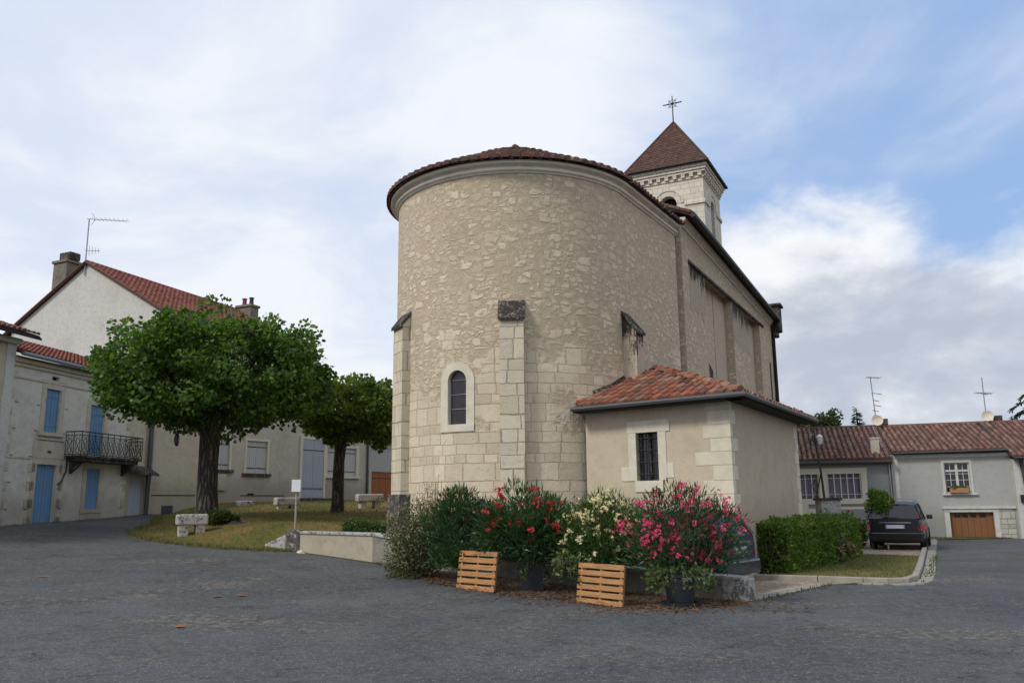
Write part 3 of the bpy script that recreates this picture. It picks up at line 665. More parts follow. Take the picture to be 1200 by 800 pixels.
# conical tiled roof with a short ridge back to the nave
ZE = 9.69; ZR = 11.5; RR = RA + .3
rf = MB(); ap = Vector((c0.x, c0.y, ZR)); NS = 48; ring = []
for i in range(NS + 1):
    th = R_(AX + 90) + PI * i / NS; ring.append(Vector((c0.x + RR * math.cos(th), c0.y + RR * math.sin(th), ZE)))
for a, b in zip(ring, ring[1:]): rf.poly([a, b, ap])
bk = Vector((*(c0 + ax * (LC + .3)), ZR)); e0 = Vector((*(c0 - nx_ * RR + ax * (LC - .02)), ZE)); e1 = Vector((*(c0 + nx_ * RR + ax * (LC - .02)), ZE))
rf.poly([ring[0], ap, bk, e0]); rf.poly([ring[-1], e1, bk, ap])
ncol = int(PI * RR / .25); rt = random.Random(4); sl_len = math.hypot(RR, ZR - ZE)
for k in range(ncol):
    th = R_(AX + 90) + PI * (k + .5) / ncol
    dr = Vector((math.cos(th), math.sin(th), 0)); tn = Vector((-dr.y, dr.x, 0)); rows = int(sl_len / .38)
    for j in range(rows):
        q0 = j / rows; q1 = (j + 1.12) / rows
        if q1 > 1: q1 = 1
        if j > 3 and k % 2 and q0 > .55: continue
        vs = []
        for q, up, gf in ((q0 - .012, .05, 1.05), (q1, .02, .85)):
            rr = RR * (1 - q); hw = max(.02, min(.105, .46 * PI * rr / ncol * (2 if q0 > .55 else 1))) * gf; base = ap + (Vector((c0.x, c0.y, ZE)) + dr * RR - ap) * (1 - q)
            jx = rt.uniform(-.01, .01)
            for s_ in range(6):
                w = PI * s_ / 5; vs.append(base + tn * (jx - hw * math.cos(w)) + Vector((0, 0, up + hw * 1.1 * math.sin(w))))
        rf.add(vs, [(s_, s_ + 1, 7 + s_, 6 + s_) for s_ in range(5)] + [tuple(range(6))])
for sgn, p0 in ((1, ring[-1]), (-1, ring[0])):
    s3 = (ap - (ring[-1] if sgn > 0 else ring[0])); Ls = s3.length
    if sgn > 0: tiles(rf, p0, (ax.x, ax.y, 0), s3, [(0, 0), (LC, 0), (LC, Ls), (0, Ls)], rng=random.Random(6))
    else: tiles(rf, p0, (ax.x, ax.y, 0), s3, [(0, 0), (LC, 0), (LC, Ls), (0, Ls)], rng=random.Random(7))
rd = []
for i in range(9): q = ap + (bk - ap) * (i / 8); rd.append(q + Vector((0, 0, .03)))
rf.tube(rd, .1, 8); rf.build('apse_roof', 'tile_old', church)

# buttresses of the apse: stepped pier under a steep weathered cap
def buttress(th, w, d_, z0, zs_, zt, base=None, mt='block'):
    rad = Vector((math.cos(R_(th)), math.sin(R_(th)))); tan = Vector((-rad.y, rad.x)); foot = c0 + rad * (RA - .12)
    b = MB(); h = w / 2
    def P(t, o_, z): q = foot + tan * t + rad * o_; return (q.x, q.y, z)
    dd = d_ + .12
    b.add([P(-h, 0, z0), P(h, 0, z0), P(h, dd, z0), P(-h, dd, z0), P(-h, 0, zt), P(h, 0, zt), P(h, dd, zs_), P(-h, dd, zs_)], [(0, 3, 2, 1), (4, 5, 6, 7), (0, 1, 5, 4), (1, 2, 6, 5), (2, 3, 7, 6), (3, 0, 4, 7)])
    o = b.build('buttress', mt, church)
    k = MB(); h2 = h + .035; e_ = .06; sl_ = (zt - zs_) / dd
    z_out = zs_ - e_ * sl_
    k.add([P(-h2, .05, zt + .0), P(h2, .05, zt + .0), P(h2, dd + e_, z_out), P(-h2, dd + e_, z_out), P(-h2, .05, zt + .09), P(h2, .05, zt + .09), P(h2, dd + e_, z_out + .09), P(-h2, dd + e_, z_out + .09)],
          [(0, 3, 2, 1), (4, 5, 6, 7), (0, 1, 5, 4), (1, 2, 6, 5), (2, 3, 7, 6), (3, 0, 4, 7)])
    k.build('cap', 'black_stone', o, bevel=.012)
    if base:
        q = MB(); h3 = h + .1; dd3 = dd + .1
        q.add([P(-h3, 0, -.2), P(h3, 0, -.2), P(h3, dd3, -.2), P(-h3, dd3, -.2), P(-h3, 0, base), P(h3, 0, base), P(h3 - .03, dd3 - .05, base), P(-h3 + .03, dd3 - .05, base)], [(0, 3, 2, 1), (4, 5, 6, 7), (0, 1, 5, 4), (1, 2, 6, 5), (2, 3, 7, 6), (3, 0, 4, 7)])
        q.build('footing', 'rubble_black', o)
buttress(-151, .62, .2, -.2, 6.0, 6.36, 1.85); buttress(-92.3, .56, .2, -.2, 5.84, 6.3); buttress(-31.5, .46, .36, 3.9, 5.75, 6.3, mt='runoff_low')
mb = MB()
for a in range(36):
    u0, u1 = LC + T1 * a / 36, LC + T1 * (a + 1) / 36; p, q = apse_pt(u0, .09), apse_pt(u1, .09); p2, q2 = apse_pt(u0, -.02), apse_pt(u1, -.02)
    mb.quad((p.x, p.y, -.3), (q.x, q.y, -.3), (q.x, q.y, 1.0), (p.x, p.y, 1.0)); mb.quad((p.x, p.y, 1.0), (q.x, q.y, 1.0), (q2.x, q2.y, 1.08), (p2.x, p2.y, 1.08))
mb.build('plinth', 'rubble_black', church)

# nave
Nc = Vector((5.12, 24.3)); NA = 64.3; LN = 16.9; WN = 8.; ZN = 10.02
nf = fr2(Nc, NA)                 # x along the wall, y to the left (into the church)
w = MB(); ZL0, ZL1 = 8.93, 9.42
def lint(x): return ZL0 + (ZL1 - ZL0) * (x - .8) / 13.7
rec = [(2.9, 7.4), (10.6, 13.4)]
for x0, x1 in ((0, 2.9), (7.4, 10.6), (13.4, LN)):
    w.quad(nf(x0, 0, -.2), nf(x1, 0, -.2), nf(x1, 0, lint(x1)), nf(x0, 0, lint(x0)))
for x0, x1 in rec:
    w.quad(nf(x0, .32, -.2), nf(x1, .32, -.2), nf(x1, .32, lint(x1)), nf(x0, .32, lint(x0)))
    w.quad(nf(x0, 0, -.2), nf(x0, .32, -.2), nf(x0, .32, lint(x0)), nf(x0, 0, lint(x0))); w.quad(nf(x1, 0, -.2), nf(x1, .32, -.2), nf(x1, .32, lint(x1)), nf(x1, 0, lint(x1)))
    w.quad(nf(x0, 0, lint(x0)), nf(x1, 0, lint(x1)), nf(x1, .32, lint(x1)), nf(x0, .32, lint(x0)))
w.quad(nf(0, 0, lint(0)), nf(LN, 0, lint(LN)), nf(LN, 0, ZN), nf(0, 0, ZN))
RH = WN / 2; ZNR = ZN + .2 + RH * .42
w.poly([nf(0, 0, -.2), nf(0, 0, ZN), nf(0, RH, ZNR), nf(0, WN, ZN), nf(0, WN, -.2)]); w.poly([nf(LN, 0, -.2), nf(LN, 0, ZN), nf(LN, RH, ZNR), nf(LN, WN, ZN), nf(LN, WN, -.2)])
w.quad(nf(0, WN, -.2), nf(LN, WN, -.2), nf(LN, WN, ZN), nf(0, WN, ZN)); w.build('nave_wall', 'nave', church)
lb = MB()
for x0, x1 in ((.75, 7.6), (7.6, 14.4)):
    lb.add([nf(x0, -.07, lint(x0) - .13), nf(x1 - .01, -.07, lint(x1) - .13), nf(x1 - .01, .02, lint(x1) - .13), nf(x0, .02, lint(x0) - .13), nf(x0, -.03, lint(x0)), nf(x1 - .01, -.03, lint(x1)), nf(x1 - .01, .02, lint(x1) + .05), nf(x0, .02, lint(x0) + .05)],
           [(0, 3, 2, 1), (4, 5, 6, 7), (0, 1, 5, 4), (1, 2, 6, 5), (2, 3, 7, 6), (3, 0, 4, 7)])
lb.build('string_course', 'black_stone', church)
st = MB()                                    # weathered heads of the two wall piers and the burnt patch in the first bay
def ragged(mb, fr, x0, x1, y, z0f, z1f, seed, n=7):
    r_ = random.Random(seed); pts = [(x0, z1f(x0)), (x1, z1f(x1))]; low = []
    for i in range(n + 1):
        x = x1 + (x0 - x1) * i / n; low.append((x, z0f(x) + r_.uniform(-.18, .18)))
    P_ = pts + low; fr_ = [fr(x, y, z) for x, z in P_]; bk_ = [fr(x, y + .03, z) for x, z in P_]; m = len(P_)
    mb.add(fr_ + bk_, [tuple(range(m))] + [(i, (i + 1) % m, m + (i + 1) % m, m + i) for i in range(m)])
ragged(st, nf, .78, 2.88, -.008, lambda x: 7.4, lambda x: lint(x) - .14, 2, 13); st.build('weathered_head', 'weathered', church); st = MB(); ragged(st, nf, 7.45, 10.55, -.008, lambda x: 7.5, lambda x: lint(x) - .14, 3, 13)
st.build('weathered_head', 'weathered', church)
bp = MB(); ragged(bp, nf, 2.96, 4.9, .30, lambda x: 4.6, lambda x: 6.7 - (x - 3) * .35, 9, 9); bp.build('lost_plaster_patch', 'oldplaster', church)
# bare grey render in the two bays
rp = MB(); rp.box(5.45, 7.38, .3, .318, 4.4, lint(5.5) - .16, nf); rp.build('bay_render', 'render_shaded', church); rp = MB(); rp.box(10.62, 13.38, .3, .318, 4.4, lint(10.6) - .16, nf); rp.build('bay_render', 'render_shaded', church)
sv = MB(); sv.box(15.6, 15.95, -.012, .1, 4.2, 7.9, nf); sv.build('slit', 'void', church)
# eaves: moulded stone course, boards, tiles, gutter
ec = MB()
for y0, z0_, z1_ in ((-.05, 9.80, 9.88), (-.1, 9.883, 9.95), (-.17, 9.953, 10.05)): ec.box(-.02, LN - .3, y0, .1, z0_, z1_, nf)
ec.build('eaves_course', 'cornice', church)
dirn = (math.cos(R_(NA)), math.sin(R_(NA)), 0)
sl = .42
p0 = nf(-.12, -.36, ZN + .06); p1 = nf(LN, -.36, ZN + .06); p2 = nf(LN, RH, ZN + .06 + (RH + .36) * sl); p3 = nf(-.12, RH, ZN + .06 + (RH + .36) * sl)
tiled_plane(church, [p0, p1, p2, p3], dirn, 'tile_old', seed=21, name='nave_roof')
q0 = nf(-.12, WN + .3, ZN + .06); q1 = nf(LN, WN + .3, ZN + .06)
tiled_plane(church, [q0, q1, p2, p3], dirn, 'tile_old', seed=22, name='nave_roof', w=.3, L=.6, r=.12)
gt = MB(); gt.tube([nf(-.12, -.43, ZN + .03), nf(LN - .2, -.43, ZN + .03)], .085, 8); gt.tube([nf(LN - .25, -.38, ZN), nf(LN - .15, -.12, ZN - .5), nf(LN - .15, -.09, 0)], .055, 8); gt.build('gutter', 'iron', church)
vg = MB(); vp = [Vector(nf(-.10, y, ZN + .12 + (y + .36) * sl)) for y in np.linspace(-.36, RH, 14)]
for a, b in zip(vp, vp[1:]): vg.tube([a, b + (b - a) * .12], [.075, .06], 7)
vp = [Vector(nf(-.10, y, ZN + .12 + (WN + .3 - y) * sl)) for y in np.linspace(WN + .3, RH, 14)]
for a, b in zip(vp, vp[1:]): vg.tube([a, b + (b - a) * .12], [.10, .075], 7)
vg.build('verge_tile', 'tile_old', church)
kn = MB(); kn.box(LN - .15, LN + .55, -.45, .05, 9.55, 10.75, nf); kn.box(LN - .25, LN + .62, -.55, .08, 10.753, 10.9, nf); kn.box(LN - .1, LN + .45, -.3, .04, 9.3, 9.547, nf); kn.box(LN - .12, LN + .4, -.1, .06, -.2, 9.297, nf)
kn.build('corner_pinnacle', 'black_stone', church, bevel=.05)

# bell tower
TA = -26.3; tcx, tcy = 8.3, 39.8; TW = 1.72; tf = fr2((tcx, tcy), TA)        # local y- faces the apse
tw = MB(); ZT0, ZT1 = 6., 16.98
HO = {'e': (-.39, .39, 13.0, 15.95), 'n': (-.34, .34, 12.2, 15.95)}
def face(rot):
    f_ = fr2((0, 0), rot)
    def g_(x, y, z): a, b, _ = f_(x - TW, y - TW, 0); return tf(a, b, z)
    return g_
faces = [face(r) for r in (0, 90, 180, 270)]
for i, f_ in enumerate(faces):
    hw = .41 if i % 2 == 0 else .36; x0, x1 = TW - hw, TW + hw; zs0 = 15.95 - hw
    holes_wall(tw, f_, 2 * TW, ZT0, ZT1, [(x0, x1, 13., 15.95)], .35)
    for s_ in (-1, 1):                         # spandrels that round off the head of the opening
        pts_ = [(TW + s_ * hw, zs0)] + [(TW + s_ * hw * math.cos(t), zs0 + hw * math.sin(t)) for t in np.linspace(0, PI / 2, 8)[1:]] + [(TW + s_ * hw, 15.95)]
        m = len(pts_); tw.add([f_(x, .003, z) for x, z in pts_] + [f_(x, .34, z) for x, z in pts_], [tuple(range(m)), tuple(range(m, 2 * m))] + [(k, (k + 1) % m, m + (k + 1) % m, m + k) for k in range(m)])
two = tw.build('bell_tower', 'tower', church)
td = MB(); td.box(-TW + .5, TW - .5, -TW + .5, TW - .5, 12.6, 16.2, tf); td.build('belfry_interior', 'void', two)
for i, f_ in enumerate(faces):
    ar = MB()
    hw = .41 if i % 2 == 0 else .36; zs0 = 15.95 - hw
    for r0, r1, o_ in ((hw + .26, hw + .36, -.05), (hw + .02, hw + .25, -.02)):
        prv = None
        for t in np.linspace(0, PI, 19):
            a_ = (TW + r0 * math.cos(t), zs0 + r0 * math.sin(t)); b_ = (TW + r1 * math.cos(t), zs0 + r1 * math.sin(t)); cur = [f_(a_[0], .02, a_[1]), f_(a_[0], o_, a_[1]), f_(b_[0], o_, b_[1]), f_(b_[0], .02, b_[1])]
            if prv:
                for k in range(3): ar.quad(prv[k], cur[k], cur[k + 1], prv[k + 1])
            prv = cur
    for x0, x1 in ((-.06, TW - hw - .38), (TW + hw + .38, 2 * TW + .06)): ar.box(x0, x1, -.07, .02, zs0 - .16, zs0 - .02, f_)
    ar.build('arch_moulding', 'tower', two)
    for k in range(9):
        if i > 1: break
        x = .12 + k * (2 * TW - .24) / 8; cb = MB(); cb.box(x - .09, x + .09, -.13, .02, 16.72, 16.9, f_); cb.build('corbel', 'tower', two)
co = MB()
for o_, z0_, z1_ in ((.05, 16.64, 16.70), (.14, 16.905, 17.02), (.2, 17.022, 17.14), (.25, 17.142, 17.3)): co.box(-TW - o_, TW + o_, -TW - o_, TW + o_, z0_, z1_, tf)
co.build('tower_cornice', 'tower', two)
tr_ = MB(); E_ = TW + .36; ZTE = 17.32; ZTA = 20.5; apx = Vector(tf(0, 0, ZTA)); cs = [Vector(tf(x, y, ZTE)) for x, y in ((-E_, -E_), (E_, -E_), (E_, E_), (-E_, E_))]
tr_.poly(cs)
rr_ = random.Random(9)
for a, b in zip(cs, cs[1:] + cs[:1]):
    tr_.poly([a, b, apx]); e = (b - a).normalized(); mid = (a + b) / 2; s = (apx - mid); Ls = s.length; s.normalize(); nn = e.cross(s).normalized(); nn = nn if nn.z > 0 else -nn; rows = 26
    for j in range(rows):
        b0 = Ls * j / rows; hw = E_ * (1 - j / rows); x = -hw
        while x < hw - .02:
            w_ = min(.16, hw - x); p = mid + s * b0; z1_ = rr_.uniform(.018, .028)
            q = [p + e * x + nn * z1_, p + e * (x + w_ - .008) + nn * z1_]; up = s * (Ls / rows * 1.05); sh = (1 - (j + 1) / rows) / max(1e-3, 1 - j / rows)
            q2 = [mid + s * (b0 + Ls / rows) + e * x * sh + nn * .004, mid + s * (b0 + Ls / rows) + e * (x + w_ - .008) * sh + nn * .004]
            tr_.add([q[0], q[1], q2[1], q2[0], q[0] - nn * .02, q[1] - nn * .02], [(0, 1, 2, 3), (0, 4, 5, 1)]); x += .16
tro = tr_.build('tower_roof', 'tile_flat', two)
hp = MB()
for a in cs: hp.tube([a + Vector((0, 0, .02)), apx + Vector((0, 0, .03))], .045, 6)
hp.build('hip_strip', 'tile_old', two)
ge = MB(); 
for a, b in zip(cs, cs[1:] + cs[:1]): ge.tube([a, b], .05, 6)
ge.build('tower_gutter', 'iron', two)
xb = Vector((tcx, tcy, ZTA - .1)); ex = Vector((math.cos(R_(TA)), math.sin(R_(TA)), 0)); cr = MB()
cr.tube([xb, xb + Vector((0, 0, 1.55))], [.035, .025], 6); cc = xb + Vector((0, 0, 1.12)); cr.tube([cc - ex * .48, cc + ex * .48], .03, 6)
for k in range(4):
    t = PI / 4 + PI / 2 * k; d_ = ex * math.cos(t) + Vector((0, 0, math.sin(t))); cr.tube([cc + d_ * .02, cc + d_ * .2, cc + d_ * .3], [.02, .016, .022], 5)
prv = [cc + (ex * math.cos(t) + Vector((0, 0, math.sin(t)))) * .2 for t in np.linspace(0, 2 * PI, 17)]; cr.tube(prv, .013, 5, cap=False); cr.lathe([(.0, -.06), (.06, 0), (0, .06)], cc, 8)
cr.build('iron_cross', 'iron', church)

# sacristy (the tiled annex on the right)
A0 = Vector((4.44, 17.22)); AF = 180 - 39.; AS = 59.3             # corner, direction of front wall (leftwards), direction of side wall
uf = Vector((math.cos(R_(AF)), math.sin(R_(AF)))); us_ = Vector((math.cos(R_(AS)), math.sin(R_(AS))))
LF = 3.55; LS = 6.1; ZA = 3.68
ff = fr2(A0 + uf * LF, AF - 180)                 # x runs left to right along the front
ssf = fr2(A0, AS)
w = MB(); AW = (1.33, 1.87, 2.06, 3.12); holes_wall(w, ff, LF, -.2, ZA, [AW], .22); so_ = w.build('sacristy_front_wall', 'render', church)
w = MB(); w.quad(ssf(0, 0, -.2), ssf(LS, 0, -.2), ssf(LS, 0, ZA), ssf(0, 0, ZA)); w.quad(ssf(LS, 0, -.2), ssf(LS, 4, -.2), ssf(LS, 4, ZA), ssf(LS, 0, ZA)); w.build('sacristy_side_wall', 'render_shaded', church)
qm = MB(); hq = .325; z = -.1; i = 0; rq = random.Random(12)
while z < ZA - .1:
    h_ = min(rq.uniform(.27, .36), ZA - z); l1 = (.62, .36)[i % 2] + rq.uniform(-.08, .10); l2 = (.2, .42)[i % 2] + rq.uniform(-.04, .06)
    if i % 3 == 2: l1 += .12
    o_ = .012; cx = Vector((A0.x, A0.y)) 
    outn = Vector((uf.y, -uf.x)); outn = outn if outn.dot(us_) < 0 else -outn; outs = Vector((us_.y, -us_.x))
    k0 = A0 + outn * o_ + outs * o_
    P_ = [k0, k0 + us_ * l2, k0 + us_ * l2 - outs * .1, k0 - outs * .1 - outn * .1, k0 + uf * l1 - outn * .1, k0 + uf * l1]
    qm.prism(P_, z + .004, z + h_ - .004); z += h_; i += 1
qm.build('quoin', 'quoin', church, bevel=.008); qm = MB()
for z in np.arange(-.1, ZA - .3, .33):
    qm = MB(); l_ = .3 + .12 * (int(z * 3) % 2); qm.box(LS - l_, LS + .01, -.012, .05, z + .004, z + .32, ssf); qm.build('quoin', 'quoin', church, bevel=.008)
# window of the sacristy
x0, x1, za, zb = AW; wm = MB()
wm.box(x0 - .2, x0 - .002, -.02, .12, za - .0, zb - .02, ff); wm.box(x1 + .002, x1 + .2, -.02, .12, za, zb - .02, ff)
wm.box(x0 - .22, x1 + .3, -.024, .12, zb - .018, zb + .24, ff); wm.box(x0 - .05, x1 + .1, -.03, .14, za - .24, za - .002, ff)
wm.box(x0 - .4, x0 - .202, -.016, .1, za + .0, za + .3, ff); wm.box(x1 + .202, x1 + .36, -.016, .1, za + .05, za + .36, ff)
wmo = wm.build('sacristy_window', 'white_stone', church, bevel=.006)
p_ = MB(); p_.quad(ff(x0, .16, za), ff(x1, .16, za), ff(x1, .16, zb), ff(x0, .16, zb)); p_.build('pane', 'glass', wmo)
p_ = MB()
for a, b, c_, d_ in ((x0, x0 + .04, za, zb), (x1 - .04, x1, za, zb), ((x0 + x1) / 2 - .02, (x0 + x1) / 2 + .02, za, zb), (x0 + .041, x1 - .041, za, za + .04), (x0 + .041, x1 - .041, zb - .04, zb)): p_.box(a, b, .12, .155, c_, d_, ff)
p_.build('sash', 'bark', wmo)
p_ = MB()
for x in (x0 + .1, (x0 + x1) / 2 + .004, x1 - .1): p_.tube([ff(x, .05, za), ff(x, .05, zb)], .011, 6)
for z in (za + .14, za + .4, za + .66, za + .92): p_.tube([ff(x0, .055, z), ff(x1, .055, z)], .011, 6)
p_.build('iron_bar', 'iron', wmo)
# roof: front slope and side slope meeting in a hip
ZG = 3.72; Ec = A0 - uf * .40 - us_ * .42; El = A0 + uf * (LF + .12) - us_ * .42; Er = A0 + us_ * (LS + .5) - uf * .40
e3 = lambda v, z: Vector((v.x, v.y, z))
apx2 = Vector((3.62, 21.0)); 
def zfront(p): return ZG + .41 * (p - Ec).dot(Vector((-uf.y, uf.x)) if Vector((-uf.y, uf.x)).dot(us_) > 0 else Vector((uf.y, -uf.x)))
sn = Vector((-us_.y, us_.x))                       # inward normal of the side eave
zap = zfront(apx2); sls = (zap - ZG) / (apx2 - Ec).dot(sn)
topl = Vector((1.75, 20.9)); zt_ = zfront(topl)
back = apx2 + us_ * 6.2
rfm = tiled_plane(church, [e3(El, ZG), e3(Ec, ZG), e3(apx2, zap), e3(topl, zt_), e3(El + us_ * .9, zfront(El + us_ * .9))], (-uf.x, -uf.y, 0), 'tile_annex', w=.215, L=.36, r=.080, stp=.02, seed=31, name='sacristy_roof')
tiled_plane(church, [e3(Ec, ZG), e3(Er, ZG), e3(back, zap), e3(apx2, zap)], (us_.x, us_.y, 0), 'tile_annex', w=.215, L=.36, r=.080, stp=.02, seed=32, name='sacristy_roof')
hm = MB(); a, b = e3(Ec, ZG + .07), e3(apx2, zap + .07); n = 11
for i in range(n): q0 = a + (b - a) * i / n; q1 = a + (b - a) * (i + 1.12) / n; hm.tube([q0 + Vector((0, 0, .0)), q1 - Vector((0, 0, .02))], [.085, .07], 8)
hm.build('hip_tile', 'tile_annex', church)
gm = MB(); gm.tube([e3(El - us_ * .06, ZG - .03), e3(Ec - us_ * .07 - uf * .07, ZG - .03), e3(Er - uf * .07, ZG - .03)], .055, 8)
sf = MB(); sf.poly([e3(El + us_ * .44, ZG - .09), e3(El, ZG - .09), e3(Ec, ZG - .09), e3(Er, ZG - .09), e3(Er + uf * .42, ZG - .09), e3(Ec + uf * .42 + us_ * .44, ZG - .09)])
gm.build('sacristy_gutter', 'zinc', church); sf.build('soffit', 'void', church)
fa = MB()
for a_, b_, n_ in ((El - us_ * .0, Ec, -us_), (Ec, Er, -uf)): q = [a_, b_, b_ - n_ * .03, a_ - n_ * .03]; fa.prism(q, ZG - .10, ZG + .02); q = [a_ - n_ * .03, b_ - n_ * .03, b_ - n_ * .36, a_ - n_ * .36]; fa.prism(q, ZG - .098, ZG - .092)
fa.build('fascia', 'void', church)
fm = MB()                                        # mortar fillet against the apse
pr = [Vector((1.9 + .0, 19.75)), Vector((2.25, 20.1)), Vector((2.6, 20.45)), Vector((2.95, 20.85))]
fm.tube([(q.x, q.y, zfront(q) + .05) for q in pr], .13, 7); fm.build('mortar_fillet', 'black_stone', church)

# ================================================================== LOW WALL, ROUND THE GARDEN
wallp = [(3.69, 14.18, .39, 0), (2.08, 15.52, .46, 0), (-.35, 17.55, .60, 0), (-3.28, 20.0, .97, .2), (-5.55, 22.15, .97, .35)]
lw = thing('low_garden_wall', 'low rendered garden wall with grey coping running from the lawn to the paved entrance', 'wall', (0, 17.3, 0))
def wseg(mb, a, b, t0, t1, z0, z1, h0, h1):
    """box of a wall between two plan points; t0..t1 across it"""
    A, B = Vector(a), Vector(b); d_ = (B - A).normalized(); n = Vector((-d_.y, d_.x))
    if n.y < 0: n = -n
    q = [A + n * t0, B + n * t0, B + n * t1, A + n * t1]; zz0 = [z0[0], z0[1], z0[1], z0[0]]; zz1 = [z1[0], z1[1], z1[1], z1[0]]
    mb.add([(p.x, p.y, z) for p, z in zip(q, zz0)] + [(p.x, p.y, z) for p, z in zip(q, zz1)], [(0, 3, 2, 1), (4, 5, 6, 7), (0, 1, 5, 4), (1, 2, 6, 5), (2, 3, 7, 6), (3, 0, 4, 7)])
for i, (a, b) in enumerate(zip(wallp, wallp[1:])):
    m_ = MB(); wseg(m_, a[:2], b[:2], 0, .26, (-.15, -.15), (a[2] - .07, b[2] - .07), 0, 0); m_.build('wall_body', 'low_render' if i == 3 else 'dark_wall', lw)
    m_ = MB(); wseg(m_, a[:2], b[:2], -.035, .295, (a[2] - .068, b[2] - .068), (a[2], b[2]), 0, 0); m_.build('coping', 'coping', lw, bevel=.015)
m_ = MB(); m_.prism([(3.72, 14.1), (3.98, 14.4), (3.7, 14.72), (3.42, 14.38)], -.1, .36); m_.build('end_pier', 'coping', lw, bevel=.02)
m_ = MB(); m_.prism([(-5.5, 22.05), (-5.95, 22.35), (-5.75, 22.75), (-5.35, 22.4)], .2, 1.0); m_.build('end_pier', 'rubble_black', lw, bevel=.04)
m_ = MB(); m_.prism([(-5.9, 22.3), (-6.6, 22.75), (-6.45, 23.0), (-5.8, 22.6)], .3, lambda p: .90 if p[0] > -6 else .62); m_.build('broken_end', 'coping', lw, bevel=.05)

def slatpallet(loc, ang, tilt, W_, H, label):
    t = thing('wooden_pallet', label, 'pallet', loc, R_(ang), 'wooden pallets stood on edge at the flower bed'); t.rotation_euler = (R_(-tilt), 0, R_(ang))
    rp_ = random.Random(int(abs(loc[0]) * 100)); n = 6; sh = H / (n + (n - 1) * .42); g_ = sh * .42
    for i in range(n):
        z0 = i * (sh + g_); b = MB(); j = rp_.uniform(-.008, .008); b.box(-W_ / 2 + j, W_ / 2 + j, 0, .018, z0, z0 + sh + rp_.uniform(-.004, .004)); b.build('slat', 'pallet', t, world=False, bevel=.003)
    for x in (-W_ / 2 + .05, -.02, W_ / 2 - .09): b = MB(); b.box(x, x + .045, .0185, .09, 0.01, H - .01); b.build('bearer', 'pallet', t, world=False)
slatpallet((-.72, 15.58, .085), -44, 8, .98, .69, 'small pine pallet stood on edge before the red oleanders, the left one of two')
slatpallet((1.33, 13.93, .01), -50, 7, 1.02, .63, 'small pine pallet stood on edge before the cream oleander, nearer the round black pot')

def pot(kind, loc, label):
    t = thing('plant_pot', label, 'plant pot', loc)
    if kind == 'round':
        b = MB(); b.lathe([(.19, 0), (.2, .02), (.245, .44), (.265, .45), (.265, .5), (.235, .5), (.22, .42), (.0, .42)], n=28); b.build('pot_body', 'pot', t, world=False, smooth=False)
        b = MB(); b.lathe([(.26, .0), (.31, .01), (.32, .07), (.29, .07), (.27, .03), (.0, .03)], n=28); b.build('saucer', 'pot', t, world=False)
    else:
        b = MB(); b.add([(-.19, -.19, 0), (.19, -.19, 0), (.19, .19, 0), (-.19, .19, 0), (-.24, -.24, .5), (.24, -.24, .5), (.24, .24, .5), (-.24, .24, .5)], [(0, 3, 2, 1), (4, 5, 6, 7), (0, 1, 5, 4), (1, 2, 6, 5), (2, 3, 7, 6), (3, 0, 4, 7)]); b.build('pot_body', 'pot', t, world=False, bevel=.01)
        b = MB(); b.box(-.26, .26, -.26, .26, .47, .52); b.build('rim', 'pot', t, world=False, bevel=.01)
    return t
pot('square', (.33, 15.75, .06), 'tall square charcoal pot holding a red oleander, between the two pallets')
pot('round', (2.60, 13.72, 0), 'round black pot on a saucer under the pink oleander at the kerb')

# ------------------------------------------------------------------ foliage
def norm(a): return a / np.maximum(1e-9, np.linalg.norm(a, axis=1, keepdims=True))
def leaves(rs, P, D, L, Wd, shape='round', fold=.15):
    """leaf polygons at P with axis D (n,3); returns verts, faces"""
    n = len(P); D = norm(D); r = norm(rs.normal(size=(n, 3))); S = norm(np.cross(D, r)); N = np.cross(S, D)
    L = np.asarray(L).reshape(-1, 1) * np.ones((n, 1)); Wd = np.asarray(Wd).reshape(-1, 1) * np.ones((n, 1))
    if shape == 'round': pr = [(0, 0, 0), (.25, .42, .5), (.62, .45, .6), (1., 0, -.4), (.62, -.45, .6), (.25, -.42, .5)]
    elif shape == 'long': pr = [(0, 0, 0), (.45, .5, .1), (1., 0, -.6), (.45, -.5, .1)]
    elif shape == 'petal': pr = [(0, 0, 0), (.6, .5, .2), (1., .25, 0), (1., -.25, 0), (.6, -.5, .2)]
    m = len(pr); V = np.zeros((n, m, 3))
    for k, (a, b, c_) in enumerate(pr): V[:, k] = P + D * a * L + S * b * Wd + N * c_ * fold * L
    return V.reshape(-1, 3), m
def leafmesh(name, V, m, mt, parent, world=True):
    n = len(V) // m; b = MB(); b.v = [tuple(x) for x in V.tolist()]; b.f = [tuple(range(i * m, i * m + m)) for i in range(n)]
    me = bpy.data.meshes.new(name); vs = V
    if parent is not None and world: inv = np.array(wmat(parent).inverted()); vs = V @ inv[:3, :3].T + inv[:3, 3]
    me.vertices.add(len(vs)); me.vertices.foreach_set('co', vs.ravel()); me.loops.add(len(vs)); me.loops.foreach_set('vertex_index', np.arange(len(vs), dtype=np.int32))
    me.polygons.add(n); me.polygons.foreach_set('loop_start', np.arange(0, n * m, m, dtype=np.int32)); me.update(calc_edges=True); me.validate()
    me.materials.append(M[mt]); o = bpy.data.objects.new(name, me); C.objects.link(o)
    if parent is not None: o.parent = parent
    return o
def ball(rs, n):
    v = norm(rs.normal(size=(n, 3))); return v * rs.uniform(size=(n, 1)) ** (1 / 3.)

